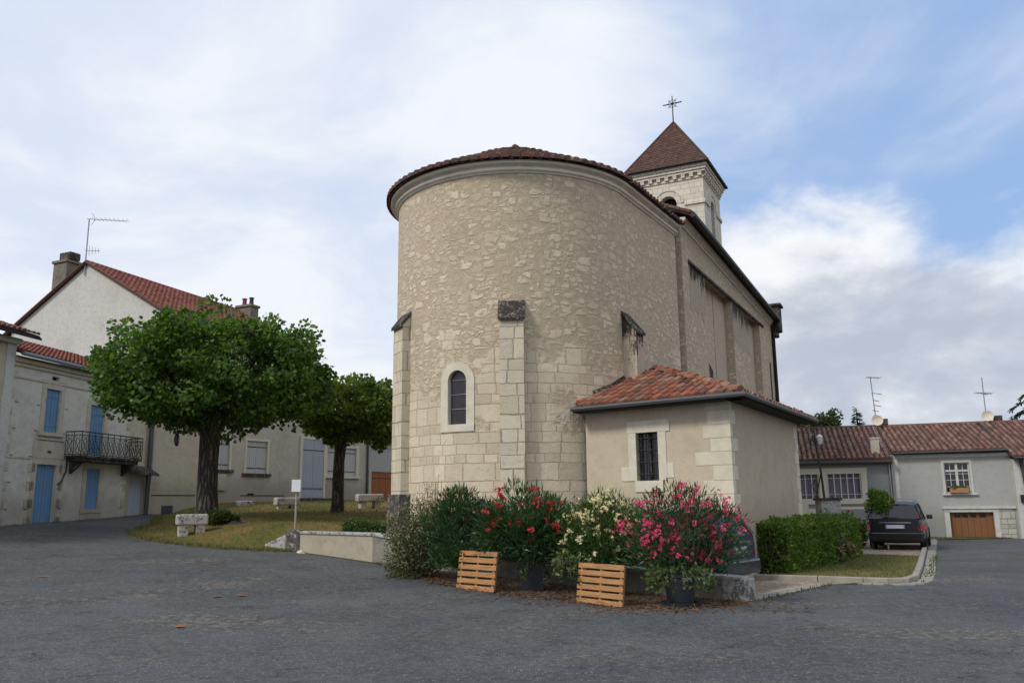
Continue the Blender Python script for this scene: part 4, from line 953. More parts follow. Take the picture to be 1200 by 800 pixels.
def lime_tree(label, x, y, z0, trunk_h, tr, cz, rx, ry, rz_, nclump, nleaf, ls, mt, seed, lean=(0, 0), cox=0.):
    rs = np.random.RandomState(seed); rg_ = random.Random(seed); t = thing('lime_tree', label, 'tree', (x, y, z0), 0, 'pollarded lime trees on the lawn')
    b = MB(); prof = [(1.35, -.15), (1.18, .1), (1.02, .5), (.95, 1.2), (.9, 1.9), (.92, trunk_h * .85), (1.08, trunk_h)]; pts_ = []; rad = []
    for k, h_ in prof: pts_.append((x + lean[0] * h_ / trunk_h + rg_.uniform(-.04, .04), y + lean[1] * h_ / trunk_h, z0 + h_)); rad.append(tr * k)
    b.tube(pts_, rad, 14)
    vv = b.v
    for i in range(len(vv)):           # fluted bark
        p = Vector(vv[i]); cxy = Vector((pts_[min(i // 14, len(pts_) - 1)][0], pts_[min(i // 14, len(pts_) - 1)][1], p.z)); k = 1 + .07 * math.sin(i % 14 * 2.4 + i // 14 * .3) + rg_.uniform(-.03, .03); vv[i] = tuple(cxy + (p - cxy) * k)
    b.build('trunk', 'bark', t, smooth=True)
    top = Vector(pts_[-1]); limbs = MB(); ends = []
    for k in range(9):
        a = 2 * PI * k / 9 + rg_.uniform(-.25, .25); e = Vector((x + lean[0] + cox + rx * .72 * math.cos(a), y + ry * .72 * math.sin(a), cz + rg_.uniform(-.35, .5) * rz_)); mid = top.lerp(e, .45) + Vector((0, 0, -.15 + rg_.uniform(0, .3)))
        limbs.tube([top - Vector((0, 0, .25)), top.lerp(mid, .5), mid, mid.lerp(e, .6), e], [tr * .5, tr * .42, tr * .3, tr * .18, tr * .07], 7); ends.append((mid, e))
        for q in range(3): e2 = mid.lerp(e, rg_.uniform(.3, .9)); e3_ = e2 + Vector((rg_.uniform(-.8, .8), rg_.uniform(-.8, .8), rg_.uniform(.2, 1.) * rz_ * .6)); limbs.tube([e2, e2.lerp(e3_, .5), e3_], [tr * .16, tr * .1, tr * .04], 5)
    limbs.build('limb', 'bark', t)
    cs_ = []
    while len(cs_) < nclump:
        q = rs.uniform(-1, 1, 3); r_ = (abs(q[0]) ** 2.3 + abs(q[1]) ** 2.3) ** (1 / 2.3); hh = abs(q[2])
        d_ = (r_ ** 2.2 + hh ** 2.4) if q[2] > 0 else (r_ ** 2.2 + hh ** 3.5)
        if d_ > 1 or d_ < .35 and rs.uniform() < .75: continue
        cs_.append((q[0] * rx, q[1] * ry, q[2] * rz_))
    cs_ = np.array(cs_); lump = 1 + .10 * np.sin(cs_[:, 0] * 2.1 + seed) * np.cos(cs_[:, 1] * 1.7) + .07 * np.sin(cs_[:, 0] * 4.3 + 1); cs_[:, 2] = np.where(cs_[:, 2] > 0, cs_[:, 2] * lump, cs_[:, 2]) + rs.normal(size=nclump) * .12
    cr_ = rs.uniform(.28, .62, nclump) * min(rx, 3) / 3.
    idx = rs.randint(0, nclump, nleaf); off = ball(rs, nleaf) * cr_[idx][:, None] * np.array([1.15, 1.15, .8])
    P = cs_[idx] + off + np.array([x + lean[0] + cox, y, cz])
    # hanging sprays on the underside
    D = norm(off + cs_[idx] * .25) * .9 + rs.normal(size=(nleaf, 3)) * .45; D[:, 2] -= .35
    V, m = leaves(rs, P, D, rs.uniform(.75, 1.25, nleaf) * ls, rs.uniform(.75, 1.2, nleaf) * ls * .95)
    leafmesh('crown', V, m, mt, t); return t
lime_tree('big lime tree with a wide flat-topped dark green crown and a thick furrowed trunk', -9.72, 27., .95, 3.35, .325, 5.9, 3.5, 3.2, 1.66, 360, 38000, .13, 'leaf_tree', 11, (.0, 0), .22)
lime_tree('smaller lime tree behind, with yellower leaves and a slim trunk beside the church', -6.62, 32., 1.32, 3.0, .22, 5.12, 1.95, 2.0, 1.10, 150, 12000, .14, 'leaf_tree2', 12, (.12, 0), .42)

def bush(name, label, cat, c, r, nleaf, mt, leaf=(.14, .024), shape='long', flowers=(), upright=.7, seed=1, stems=14, group=None, hollow=.3, clumps=26, squash=1., zmin=.03):
    """c = ground point, r = (rx, ry, height)"""
    rs = np.random.RandomState(seed); rg_ = random.Random(seed); t = thing(name, label, cat, c, 0, group); c3 = np.array(c)
    sb = MB(); tips = []
    for k in range(stems):
        a = rg_.uniform(0, 2 * PI); q = math.sqrt(rg_.random()) * .85; e = Vector((c[0] + r[0] * q * math.cos(a), c[1] + r[1] * q * math.sin(a), c[2] + r[2] * (1 - .45 * q * q) * rg_.uniform(.75, .98))); b0 = Vector((c[0] + (e.x - c[0]) * .2, c[1] + (e.y - c[1]) * .2, c[2] + .02))
        sb.tube([b0, b0.lerp(e, .5) + Vector((0, 0, .08)), e], [.014, .009, .004], 5); tips.append(e)
    sb.build('stem', 'stem', t)
    cc_ = ball(rs, clumps); cc_ = norm(cc_) * (hollow + (1 - hollow) * np.linalg.norm(cc_, axis=1, keepdims=True)); cc_[:, 2] = cc_[:, 2] * .5 + .5
    cen = cc_ * np.array([r[0] * .82, r[1] * .82, r[2] * .86]); idx = rs.randint(0, clumps, nleaf)
    off = ball(rs, nleaf) * min(r[0], r[2] * .5) * .42 * squash; P = cen[idx] + off; P[:, 2] = np.where(P[:, 2] < zmin, zmin + rs.uniform(0, 1, len(P)) ** 2 * (r[2] - zmin) * .8, P[:, 2])
    D = off / .3 + np.array([0, 0, upright]) + cen[idx] * np.array([.5, .5, .1]) + rs.normal(size=(nleaf, 3)) * .35
    V, m = leaves(rs, P + c3, D, rs.uniform(.7, 1.2, nleaf) * leaf[0], rs.uniform(.8, 1.2, nleaf) * leaf[1], shape); leafmesh('foliage', V, m, mt, t)
    for nm, fm_, n, sz, zlo, grp in flowers:
        # heads sit on the outside of the bush
        pick = []
        while len(pick) < n:
            i = rs.randint(clumps); v = norm(rs.normal(size=(1, 3)))[0]; v[2] = abs(v[2]) * .8 + .1; v[1] -= .3; p = cen[i] + v * min(r[0], r[2] * .5) * .44 * squash
            if p[2] / r[2] < zlo: continue
            pick.append(p)
        Pf = []; Df = []
        for p in pick:
            for q in range(rs.randint(*grp)):
                bc = p + rs.normal(size=3) * sz * 1.05; ax_ = norm((rs.normal(size=(1, 3)) * .5 + np.array([[0, -.5, .6]])))[0]; s1 = norm(np.cross(ax_, rs.normal(size=3)).reshape(1, 3))[0]; s2 = np.cross(ax_, s1)
                for k in range(5): an = 2 * PI * k / 5; Pf.append(bc); Df.append(s1 * math.cos(an) + s2 * math.sin(an) + ax_ * .35)
        Pf = np.array(Pf) + c3; Df = np.array(Df); V, m = leaves(rs, Pf, Df, sz, sz * .95, 'petal', .1); leafmesh(nm, V, m, fm_, t)
    return t
OG = 'oleanders flowering along the low wall'
bush('oleander', 'dark green oleander with a few faded pink heads, left of the red ones', 'shrub', (-.98, 16.55, .12), (.75, .6, 1.82), 6500, 'leaf_oleander', (.15, .024), seed=21, clumps=34, zmin=.3, flowers=(('blossoms', 'palepink_fl', 26, .026, .72, (2, 5)), ('red_blossoms', 'red_fl', 7, .03, .6, (2, 5))))
bush('oleander', 'tall oleander with scarlet flowers rising from the square pot', 'shrub', (.28, 15.75, .3), (.92, .7, 1.62), 8500, 'leaf_oleander', (.16, .026), seed=22, clumps=44, zmin=.32, flowers=(('blossoms', 'red_fl', 58, .038, .4, (4, 9)),))
bush('oleander', 'pale leaved oleander covered with small cream flowers behind the second pallet', 'shrub', (1.55, 15.1, .15), (.78, .6, 1.72), 7500, 'leaf_oleander_pale', (.13, .022), seed=23, clumps=40, zmin=.42, flowers=(('blossoms', 'cream_fl', 170, .03, .25, (3, 7)),))
bush('oleander', 'sprawling oleander with bright pink flowers over the round black pot', 'shrub', (2.78, 13.95, .38), (1.02, .7, 1.48), 6500, 'leaf_oleander', (.13, .02), seed=24, clumps=46, zmin=.12, hollow=.45, flowers=(('blossoms', 'pink_fl', 190, .032, .05, (3, 8)), ('red_blossoms', 'red_fl', 3, .036, .2, (5, 9))))
bush('abelia_shrub', 'loose shrub of beige seed heads and small leaves, left end of flower bed', 'shrub', (-1.9, 17.35, .15), (.72, .6, 1.5), 9500, 'leaf_olive', (.045, .028), 'round', seed=25, clumps=44, upright=.2, stems=40, flowers=(('seed_heads', 'seed', 330, .02, .1, (2, 4)),))
bush('feathery_shrub', 'thin reddish sprays standing above the beige seed-head shrub', 'shrub', (-1.62, 17.6, .3), (.5, .35, 2.05), 1300, 'seed', (.035, .025), 'round', seed=35, clumps=22, upright=1., stems=30)
def trail(label, c, r, drop, n, seed):
    rs = np.random.RandomState(seed); t = thing('trailing_plant', label, 'plant', c, 0, 'plants trailing over the pot rims'); b = MB(); Ps = []; Ds = []
    for k in range(n):
        a = rs.uniform(0, 2 * PI); o_ = Vector((math.cos(a), math.sin(a), 0)); p = Vector(c) + o_ * r * .4; ln = drop * rs.uniform(.35, 1.); pts_ = []
        for i in range(7): f_ = i / 6; pts_.append(p + o_ * (r * 1.1 * min(1, f_ * 2.2)) + Vector((rs.normal() * .02, rs.normal() * .02, .08 * math.sin(min(1, f_ * 2) * PI) - ln * max(0, f_ - .3) * 1.4)))
        b.tube(pts_, .004, 4)
        for i in range(26): f_ = rs.uniform(0, 6); i0 = int(min(5, f_)); q = pts_[i0].lerp(pts_[i0 + 1], f_ - i0); Ps.append(tuple(q + Vector(rs.normal(size=3) * .03))); Ds.append(tuple(np.array(o_) * .5 + rs.normal(size=3) * .6))
    b.build('stem', 'stem', t); V, m = leaves(rs, np.array(Ps), np.array(Ds), rs.uniform(.05, .085, len(Ps)), .045, 'round'); leafmesh('foliage', V, m, 'leaf_trail', t)
trail('yellow-green ivy hanging down the square charcoal pot', (.40, 15.7, .55), .24, .5, 9, 5)
trail('yellow-green plant spilling over the round black pot', (2.60, 13.7, .5), .33, .30, 30, 6)
trail('thin trailing stems hanging by the left edge of the second pallet', (.92, 14.6, .66), .2, .45, 7, 8)

# hedges and garden plants
def hedge(name, label, cat, poly, z0, z1, n, mt, seed, ls=.07, core=.1):
    rs = np.random.RandomState(seed); cx = sum(p[0] for p in poly) / len(poly); cy = sum(p[1] for p in poly) / len(poly); t = thing(name, label, cat, (cx, cy, gz(cx, cy)))
    b = MB(); q = [(cx + (p[0] - cx) * .9, cy + (p[1] - cy) * .9) for p in poly]; b.prism(q, z0 - .1, z1 - core); b.build('branch_mass', 'bark', t)
    P = []; D = []; xs_ = [p[0] for p in poly]; ys_ = [p[1] for p in poly]; per = [(Vector(a), Vector(b_)) for a, b_ in zip(poly, poly[1:] + poly[:1])]; tl = sum((b_ - a).length for a, b_ in per); h_ = z1 - z0
    area = abs(sum(a[0] * b_[1] - b_[0] * a[1] for a, b_ in zip(poly, poly[1:] + poly[:1]))) / 2; ntop = int(n * area / (area + tl * h_))
    while len(P) < ntop:
        x, y = rs.uniform(min(xs_), max(xs_)), rs.uniform(min(ys_), max(ys_))
        if inpoly(x, y, poly): P.append((x, y, z1 + rs.normal() * .045 - .03 + .05 * math.sin(x * 3.3 + y))); D.append((rs.normal() * .6, rs.normal() * .6, .8))
    ccw = sum(a[0] * b_[1] - b_[0] * a[1] for a, b_ in zip(poly, poly[1:] + poly[:1])) > 0
    while len(P) < n:
        u = rs.uniform(0, tl)
        for a, b_ in per:
            l_ = (b_ - a).length
            if u < l_: break
            u -= l_
        d_ = (b_ - a) / l_; nr = Vector((d_.y, -d_.x)) * (1 if ccw else -1); q = a + d_ * u + nr * (rs.normal() * .05); z = z0 + rs.uniform(0, 1) * h_; P.append((q.x, q.y, z)); D.append((nr.x + rs.normal() * .5, nr.y + rs.normal() * .5, .2 + rs.normal() * .5))
    V, m = leaves(rs, np.array(P), np.array(D), rs.uniform(.7, 1.3, n) * ls, ls * .75, 'round'); leafmesh('foliage', V, m, mt, t)
    return t
hedge('clipped_hedge', 'long clipped green hedge beside the church sacristy', 'hedge', [(5.22, 18.55), (5.75, 18.38), (7.6, 20.9), (9.5, 23.9), (9.1, 24.9), (8.5, 24.4), (6.9, 21.6)], .1, 1.1, 30000, 'leaf_hedge', 41)
hedge('low_bush', 'small bright green bush behind the rendered low wall', 'bush', [(-4.35, 22.0), (-3.4, 21.2), (-3.1, 21.7), (-4.1, 22.6)], .8, 1.13, 3200, 'leaf_bright', 42, .06, .05)
bush('hydrangea', 'hydrangea with faded brown flower heads against the end of the hedge', 'shrub', (7.75, 21.6, .05), (.85, .5, .78), 2600, 'leaf_olive', (.09, .06), 'round', seed=43, flowers=(('flower_heads', 'dryfl', 60, .04, .25, (8, 14)),), upright=.2)
bush('rose_bush', 'dark green garden bush with an orange flower, beyond the hedge', 'shrub', (11.25, 29.3, .05), (.7, .6, 1.15), 4200, 'leaf_hedge', (.09, .06), 'round', seed=44, flowers=(('blossoms', 'red_fl', 2, .05, .4, (3, 5)),), upright=.2)
bush('young_tree', 'young slender tree tied to a pale stake beside the parked black car', 'tree', (12.05, 28.2, .85), (.42, .4, 1.32), 2400, 'leaf_hedge', (.10, .05), 'round', seed=45, upright=.4)
t = [o for o in C.objects if o.name.startswith('young_tree')][0]
b = MB(); b.tube([(12.05, 28.2, 0), (12.07, 28.2, .8), (12.05, 28.2, 1.5)], [.03, .025, .015], 6); b.build('trunk', 'bark', t)
st_ = MB(); st_.tube([(12.12, 28.0, 0), (12.10, 28.02, .8)], .028, 6); tag(st_.build('stake', 'white_stone'), 'short pale wooden stake at the foot of the young tree', 'stake')
st_ = MB(); st_.box(11.72, 11.80, 28.3, 28.38, 0, 1.05); tag(st_.build('post', 'bark'), 'dark square garden post left of the young tree', 'post')
bush('shrub', 'leafy green shrub growing at the foot of the big lime tree', 'shrub', (-9.0, 26.35, 1.05), (.62, .4, .5), 1600, 'leaf_bright', (.11, .08), 'round', seed=46, upright=.3)
rk = MB(); rr_ = random.Random(2)
def rock(mb, c, r, rng):
    n = 9; vs = []; fs = []
    for i in range(5):
        for k in range(n): a = 2 * PI * k / n; e = PI / 2 * i / 4; q = rng.uniform(.82, 1.12); vs.append((c[0] + r[0] * math.cos(a) * math.cos(e) * q, c[1] + r[1] * math.sin(a) * math.cos(e) * q, c[2] + r[2] * math.sin(e) * q))
    for i in range(4):
        for k in range(n): fs.append((i * n + k, i * n + (k + 1) % n, (i + 1) * n + (k + 1) % n, (i + 1) * n + k))
    mb.add(vs, fs)
rock(rk, (-8.35, 26.2, .75), (.75, .5, .42), rr_); tag(rk.build('tree_stump', 'black_stone'), 'dark mossy stump beside the trunk of the big lime tree', 'stump')
rk = MB(); rock(rk, (-5.35, 21.75, .42), (.12, .1, .1), rr_); tag(rk.build('stone', 'quoin'), 'small pale stone lying at the foot of the low rendered wall', 'stone')

# stone benches
def bench(x, y, z, ang, w_, label):
    t = thing('stone_bench', label, 'bench', (x, y, z), R_(ang), 'stone benches under the lime trees'); rb = random.Random(int(x * 10))
    b = MB(); b.box(-w_ / 2, w_ / 2, -.26, .26, .33, .64); b.build('seat', 'bench', t, world=False, bevel=.05)
    for s_ in (-1, 1): b = MB(); b.box(s_ * w_ * .27 - .13, s_ * w_ * .27 + .13, -.2, .2, -.1, .328); b.build('leg', 'bench', t, world=False, bevel=.02)
bench(-9.45, 25.2, .76, 28, .86, 'lichened stone bench at the near lawn edge, in front of the big lime tree')
bench(-9.1, 34.3, 1.3, 30, .95, 'stone bench behind the thin white sign post, by the grey house')
bench(-6.0, 35.6, 1.42, 25, 1.1, 'stone bench near the orange wooden door')
bench(-11.4, 36.2, 1.2, 45, .6, 'low broken stone bench against the grey house, right of big trunk')

sp = thing('notice_post', 'thin pale post with a small white panel on the lawn behind the low wall', 'sign post', (-5.85, 23.0, .55))
b = MB(); b.tube([(-5.85, 23.0, .5), (-5.85, 23.0, 2.1)], .028, 8); b.build('post', 'stone_trim', sp)
b = MB(); b.box(-5.97, -5.73, 22.93, 22.97, 1.98, 2.3); b.build('panel', 'sign', sp)

# ------------------------------------------------------------------ ground cover
rs = np.random.RandomState(77)
def scatter(n, poly, zf, dz, seed):
    r_ = np.random.RandomState(seed); xs_ = [p[0] for p in poly]; ys_ = [p[1] for p in poly]; out = []
    while len(out) < n:
        x, y = r_.uniform(min(xs_), max(xs_)), r_.uniform(min(ys_), max(ys_))
        if inpoly(x, y, poly): out.append((x, y, zf(x, y) + dz))
    return np.array(out)
P = scatter(14000, lawn, lz, -.01, 1); D = rs.normal(size=P.shape) * .4 + np.array([0, 0, 1]); V, m = leaves(rs, P, D, rs.uniform(.04, .11, len(P)), .018, 'long'); tag(leafmesh('grass', V, m, 'grassblade', None), 'short dry grass of the lawn under the lime trees', 'grass', kind='stuff')
P = scatter(9000, lawnr, gz, .08, 2); D = rs.normal(size=P.shape) * .4 + np.array([0, 0, 1]); V, m = leaves(rs, P, D, rs.uniform(.03, .08, len(P)), .014, 'long'); tag(leafmesh('grass', V, m, 'grassblade', None), 'mown grass of the kerbed lawn beside the hedge', 'grass', kind='stuff')
P = []
for a, b in zip(LAWN_EDGE, LAWN_EDGE[1:]):
    for i in range(int(math.dist(a, b) * 420)): f_ = rs.uniform(); o_ = rs.normal() * .10 + .06 * math.sin(f_ * 40 + a[0]); x = a[0] + (b[0] - a[0]) * f_ + o_ * .8; y = a[1] + (b[1] - a[1]) * f_ + o_; P.append((x, y, gz(x, y)))
P = np.array(P); D = rs.normal(size=P.shape) * .6 + np.array([0, 0, 1]); V, m = leaves(rs, P, D, rs.uniform(.04, .13, len(P)), .02, 'long'); tag(leafmesh('grass', V, m, 'grassblade', None), 'ragged dry grass spilling over the lawn edge onto the road', 'grass', kind='stuff')
edge = []
L_ = [(-14.0, 33.5)] + LAWN_EDGE[1:] + [(-5.6, 21.95)]
for a, b in zip(L_, L_[1:]):
    n = int(math.dist(a, b) * 45)
    for i in range(n): f_ = rs.uniform(); x = a[0] + (b[0] - a[0]) * f_ + rs.normal() * .12; y = a[1] + (b[1] - a[1]) * f_ + rs.normal() * .12; edge.append((x, y, gz(x, y)))
for i in range(1500): x = rs.uniform(16.8, 20.3); y = 36.7 - (x - 16.6) * .30 - rs.uniform(0, 1.3) * (1 if x < 18.5 else .5); edge.append((x, y, gz(x, y)))
for a, b in (((3.8, 13.95), (6.1, 16.8)), ((7.3, 16.7), (8.1, 17.0)), ((8.5, 17.9), (12.3, 25.3)), ((-17.2, 25.5), (-15.4, 36.5))):
    for i in range(int(math.dist(a, b) * 35)): f_ = rs.uniform(); x = a[0] + (b[0] - a[0]) * f_ + rs.normal() * .05; y = a[1] + (b[1] - a[1]) * f_ + rs.normal() * .05; edge.append((x, y, gz(x, y)))
P = np.array(edge); D = rs.normal(size=P.shape) * .5 + np.array([0, 0, 1]); V, m = leaves(rs, P, D, rs.uniform(.03, .09, len(P)), .02, 'long'); tag(leafmesh('weeds', V, m, 'leaf_bright', None), 'tufts of green weeds along the edges of the road', 'weeds', kind='stuff')
# litter under the oleanders
bed = [(-2.6, 18.6), (-1.5, 16.4), (-.1, 14.75), (.7, 14.25), (1.6, 13.2), (2.4, 12.95), (3.7, 13.5), (3.75, 14.1), (2.1, 15.5), (-.35, 17.5)]
sheet('flower_bed', [(-3.0, 19.4), (-2.3, 17.9), (-1.3, 16.2), (-.1, 15.1), (.8, 14.6), (1.5, 13.6), (2.6, 13.3), (3.5, 13.9), (3.6, 14.1), (2.05, 15.5), (-.37, 17.5), (-3.2, 19.9)], 'soil', .012, step=.7)
P = scatter(3600, bed, gz, .022, 3); P = np.vstack([P, scatter(900, [(-2.2, 17), (0, 14.0), (1.5, 12.7), (4.4, 12.6), (4.2, 14.2), (0, 16)], gz, .01, 4)])
D = rs.normal(size=P.shape) * np.array([1, 1, .22]); V, m = leaves(rs, P, D, rs.uniform(.04, .11, len(P)), .02, 'long', .1); tag(leafmesh('leaf_litter', V, m, 'litter', None), 'brown dry oleander leaves littering the ground around the pallets and pots', 'leaf litter', kind='stuff')
for x, y in ((-4.4, 11.53), (-4.52, 14.44), (-4.87, 14.3), (-8.83, 16.27), (-13.46, 25.38)):
    t = MB(); r_ = random.Random(int(x * 77)); pts_ = []
    for k in range(9): a = 2 * PI * k / 9; q = (.075, .05)[k % 2] * r_.uniform(.8, 1.2); pts_.append((x + 1.35 * q * math.cos(a), y + q * math.sin(a), gz(x, y) + .012 + .02 * (k % 2) * r_.random()))
    t.poly(pts_); t.add([(x + .07, y, gz(x, y) + .01), (x + .14, y + .03, gz(x, y) + .012), (x + .14, y + .036, gz(x, y) + .012)], [(0, 1, 2)])
    tag(t.build('fallen_leaf', 'orange_leaf'), 'dry orange-brown leaf lying alone on the open asphalt', 'leaf', 'fallen leaves on the open asphalt')

# ================================================================== HOUSES ON THE LEFT
def shutters(parent, fr, x0, x1, z0, z1, m, y=.06, leaf_=2, name='shutter', rails=True):
    out = []
    w_ = (x1 - x0) / leaf_
    for i in range(leaf_):
        b = MB(); a0 = x0 + w_ * i + .006; a1 = x0 + w_ * (i + 1) - .006
        b.add([fr(a0, y, z0), fr(a1, y, z0), fr(a1, y, z1), fr(a0, y, z1), fr(a0, y + .04, z0), fr(a1, y + .04, z0), fr(a1, y + .04, z1), fr(a0, y + .04, z1)],
              [(0, 1, 2, 3), (4, 5, 6, 7), (0, 1, 5, 4), (1, 2, 6, 5), (2, 3, 7, 6), (3, 0, 4, 7)])
        o = b.build(name, m, parent); out.append(o)
        if rails:
            h = MB()
            for z in (z0 + .16 * (z1 - z0), z0 + .82 * (z1 - z0)): h.box(a0 + .02, a1 - .02, y - .014, y, z - .02, z + .02, fr)
            h.build('hinge', 'iron' if m != 'blue' else 'blue', o)
    return out
def surround(mb, fr, x0, x1, z0, z1, w_=.2, pr=.02, sill=True, top=.22):
    mb.box(x0 - w_, x0 - .002, -pr, .05, z0, z1, fr); mb.box(x1 + .002, x1 + w_, -pr, .05, z0, z1, fr); mb.box(x0 - w_, x1 + w_, -pr - .003, .05, z1 + .002, z1 + top, fr)
    if sill: mb.box(x0 - w_ - .06, x1 + w_ + .06, -pr - .08, .06, z0 - .12, z0 - .002, fr)
P0 = (-16.99, 28.17); lf = fr2(P0, 80)
h1 = thing('terraced_house', 'pale stone house with blue shutters, a blue door and an iron balcony', 'house', (P0[0], P0[1], .9))
w = MB(); HL = 8.25
W1 = (1.73, 2.48, 4.27, 5.83); DR = (1.58, 2.58, 1.0, 3.14); W2 = (4.18, 5.0, 3.6, 5.52); HD = (4.24, 5.0, 1.56, 3.1); WD = (7.08, 8.0, .95, 2.85); VT = (1.95, 2.32, 6.16, 6.30)
LS_ = 6.7
holes_wall(w, lf, LS_, .3, 6.78, [W1, DR, W2, HD, VT], .16)
w.quad(lf(LS_, 0, .3), lf(LS_, 5, .3), lf(LS_, 5, 8.2), lf(LS_, 0, 6.78)); w.build('wall', 'plaster_w', h1)
w = MB(); hf = lambda x, y, z: lf(LS_ + .01 + x, y + .12, z); holes_wall(w, hf, HL - LS_ + .35, .3, 6.9, [(WD[0] - LS_ - .01, WD[1] - LS_ - .01, WD[2], WD[3])], .1); w.build('wall', 'beige', h1)
w = MB()
for a, b in ((lf(2.05, .22, 6.1), None),): w.box(VT[0], VT[1], .12, .16, VT[2], VT[3], lf)
w.build('vent', 'void', h1)
tm = MB(); surround(tm, lf, *W1[:2], W1[2], W1[3], .22, .02, True, .3); tm.build('window_surround', 'stone_trim', h1); tm = MB(); surround(tm, lf, *DR[:2], DR[2] + .1, DR[3], .22, .02, False, .28); tm.build('door_surround', 'stone_trim', h1); tm = MB(); surround(tm, lf, *W2[:2], W2[2], W2[3], .2, .02, False, .2); tm.build('window_surround', 'stone_trim', h1)
tm = MB(); surround(tm, lf, *HD[:2], HD[2], HD[3], .22, .02, False, .2)
tm.box(HD[0] - .24, HD[1] + .24, -.05, .05, 1.42, 1.555, lf); tm.box(HD[0] - .22, HD[1] + .22, -.025, .05, .8, 1.418, lf); tm.build('window_surround', 'stone_trim', h1)
tm = MB(); tm.box(1.4, 2.85, -.05, .05, 4.0, 4.07, lf); tm.box(W1[0] - .4, W1[1] + .4, -.035, .05, 3.36, 4.0, lf)
tm.build('sill_panel', 'stone_trim', h1); tm = MB(); tm.box(0, LS_, -.04, .05, 6.02, 6.08, lf); tm.box(0, LS_, -.06, .05, 6.42, 6.55, lf); tm.box(0, LS_, -.14, .05, 6.553, 6.68, lf); tm.box(0, 1.3, -.02, .05, 3.3, 3.36, lf)
tm.build('cornice', 'stone_trim', h1); tm = MB(); rq = random.Random(5)
for x0, sd_ in ((0.02, 1), (LS_ - .02, -1), (W1[0] - .22, -1), (W1[1] + .22, 1), (DR[0] - .22, -1), (DR[1] + .22, 1)):
    for k, z in enumerate(np.arange(1.0, 6.0, .31)):
        if abs(x0 - LS_) > .1 and x0 > .1 and not (z < 3.2 if abs(x0 - DR[0]) < .3 or abs(x0 - DR[1]) < .3 else 4.2 < z < 5.8): continue
        if k % 2: continue
        l_ = rq.uniform(.16, .24); a, b = (x0, x0 + sd_ * l_) if sd_ > 0 else (x0 - l_, x0); tm = MB(); tm.box(a, b, -.02, .05, z, z + .3, lf); tm.build('quoin', 'stone_trim', h1)
jm = MB()
for k, z in enumerate(np.arange(1.6, 6.0, .9)):
    for x0 in (.28, W1[0] - .42 if z > 4 else DR[0] - .42, W1[1] + .27 if z > 4 else DR[1] + .27, LS_ - .35): jm = MB(); jm.box(x0, x0 + .13, -.024, .01, z - .012, z, lf); jm.build('open_joint', 'void', h1)
jm = MB(); jm.box(W1[0] - .25, W1[1] + .3, -.055, 0, 3.985, 3.999, lf); jm.build('open_joint', 'void', h1); jm = MB(); jm.box(2.02, 2.2, -.045, 0, 3.55, 3.62, lf); jm.build('open_joint', 'void', h1)
w1 = MB(); shutters(h1, lf, W1[0], W1[1], W1[2], W1[3], 'blue'); shutters(h1, lf, W2[0], W2[1], W2[2], W2[3], 'blue')
for o in shutters(h1, lf, DR[0], DR[1], DR[2], DR[3], 'blue', y=.08, name='door', rails=False): pass
shutters(h1, lf, HD[0], HD[1], HD[2], HD[3], 'blue', y=.03, leaf_=1, name='blind_shutter', rails=False)
shutters(h1, lf, WD[0], WD[1], WD[2], WD[3], 'pale_boards', y=.16, leaf_=2, name='shed_door', rails=False)
# balcony
BA, BB, BO = 2.95, 6.65, -.66
bs = MB(); bs.box(BA, BB, BO, .02, 3.44, 3.52, lf); bs.box(BA + .1, BB - .1, BO + .08, .02, 3.3, 3.438, lf)
for x in (BA + .3, BB - .35): bs.add([lf(x, 0, 2.85), lf(x + .14, 0, 2.85), lf(x + .14, BO + .15, 3.3), lf(x, BO + .15, 3.3), lf(x, 0, 3.3), lf(x + .14, 0, 3.3)], [(0, 1, 2, 3), (0, 3, 4), (1, 2, 5), (4, 5, 2, 3)])
bo = bs.build('balcony', 'black_stone', h1)
rl = MB()
def rail(a, b):
    A, B = Vector(lf(*a, 0)), Vector(lf(*b, 0)); ln = (B - A).length; d_ = (B - A).normalized(); z0, z1 = 3.56, 4.38; U = Vector((0, 0, 1))
    def q(s, z): p = A + d_ * s; return (p.x, p.y, z)
    rl.tube([q(0, z1), q(ln, z1)], .024, 6); rl.tube([q(0, z0), q(ln, z0)], .018, 6); rl.tube([q(0, z1 - .12), q(ln, z1 - .12)], .012, 5)
    n = max(2, int(ln / .34)); st_ = ln / n
    for i in range(n + 1): rl.tube([q(i * st_, 3.5), q(i * st_, z1)], .014, 5)
    for i in range(n):
        c_ = (i + .5) * st_; pts_ = []
        for k in range(13): t = 2 * PI * k / 12; pts_.append(q(c_ + st_ * .3 * math.sin(t), 3.86 + .27 * math.cos(t)))
        rl.tube(pts_, .011, 5, cap=False)
        for sg in (-1, 1):
            rl.tube([q(c_ + sg * st_ * .5, 3.6), q(c_ + sg * st_ * .2, 3.72), q(c_, 3.86), q(c_ + sg * st_ * .2, 4.0), q(c_ + sg * st_ * .5, 4.12)], .010, 5)
            rl.tube([q(c_ + sg * st_ * (.25 + .14 * math.cos(t)), 4.19 + .055 * math.sin(t)) for t in np.linspace(0, 2 * PI, 8)], .009, 4, cap=False)
rail((BA, BO), (BB, BO)); rail((BA, 0), (BA, BO)); rail((BB, 0), (BB, BO)); rl.build('iron_railing', 'iron', bo)
hk = MB(); hk.tube([lf(BA + .12, -.02, 3.44), lf(BA + .1, -.04, 2.95), lf(BA - .1, -.04, 2.55), lf(BA - .3, -.04, 2.45)], .025, 6); hk.build('downpipe', 'iron', h1)
ln_ = MB(); slab(ln_, [lf(6.35, -.45, 3.08), lf(8.3, -.45, 3.0), lf(8.3, .1, 3.3), lf(6.35, .1, 3.38)], .1); ln_.build('shed_roof', 'black_stone', h1)
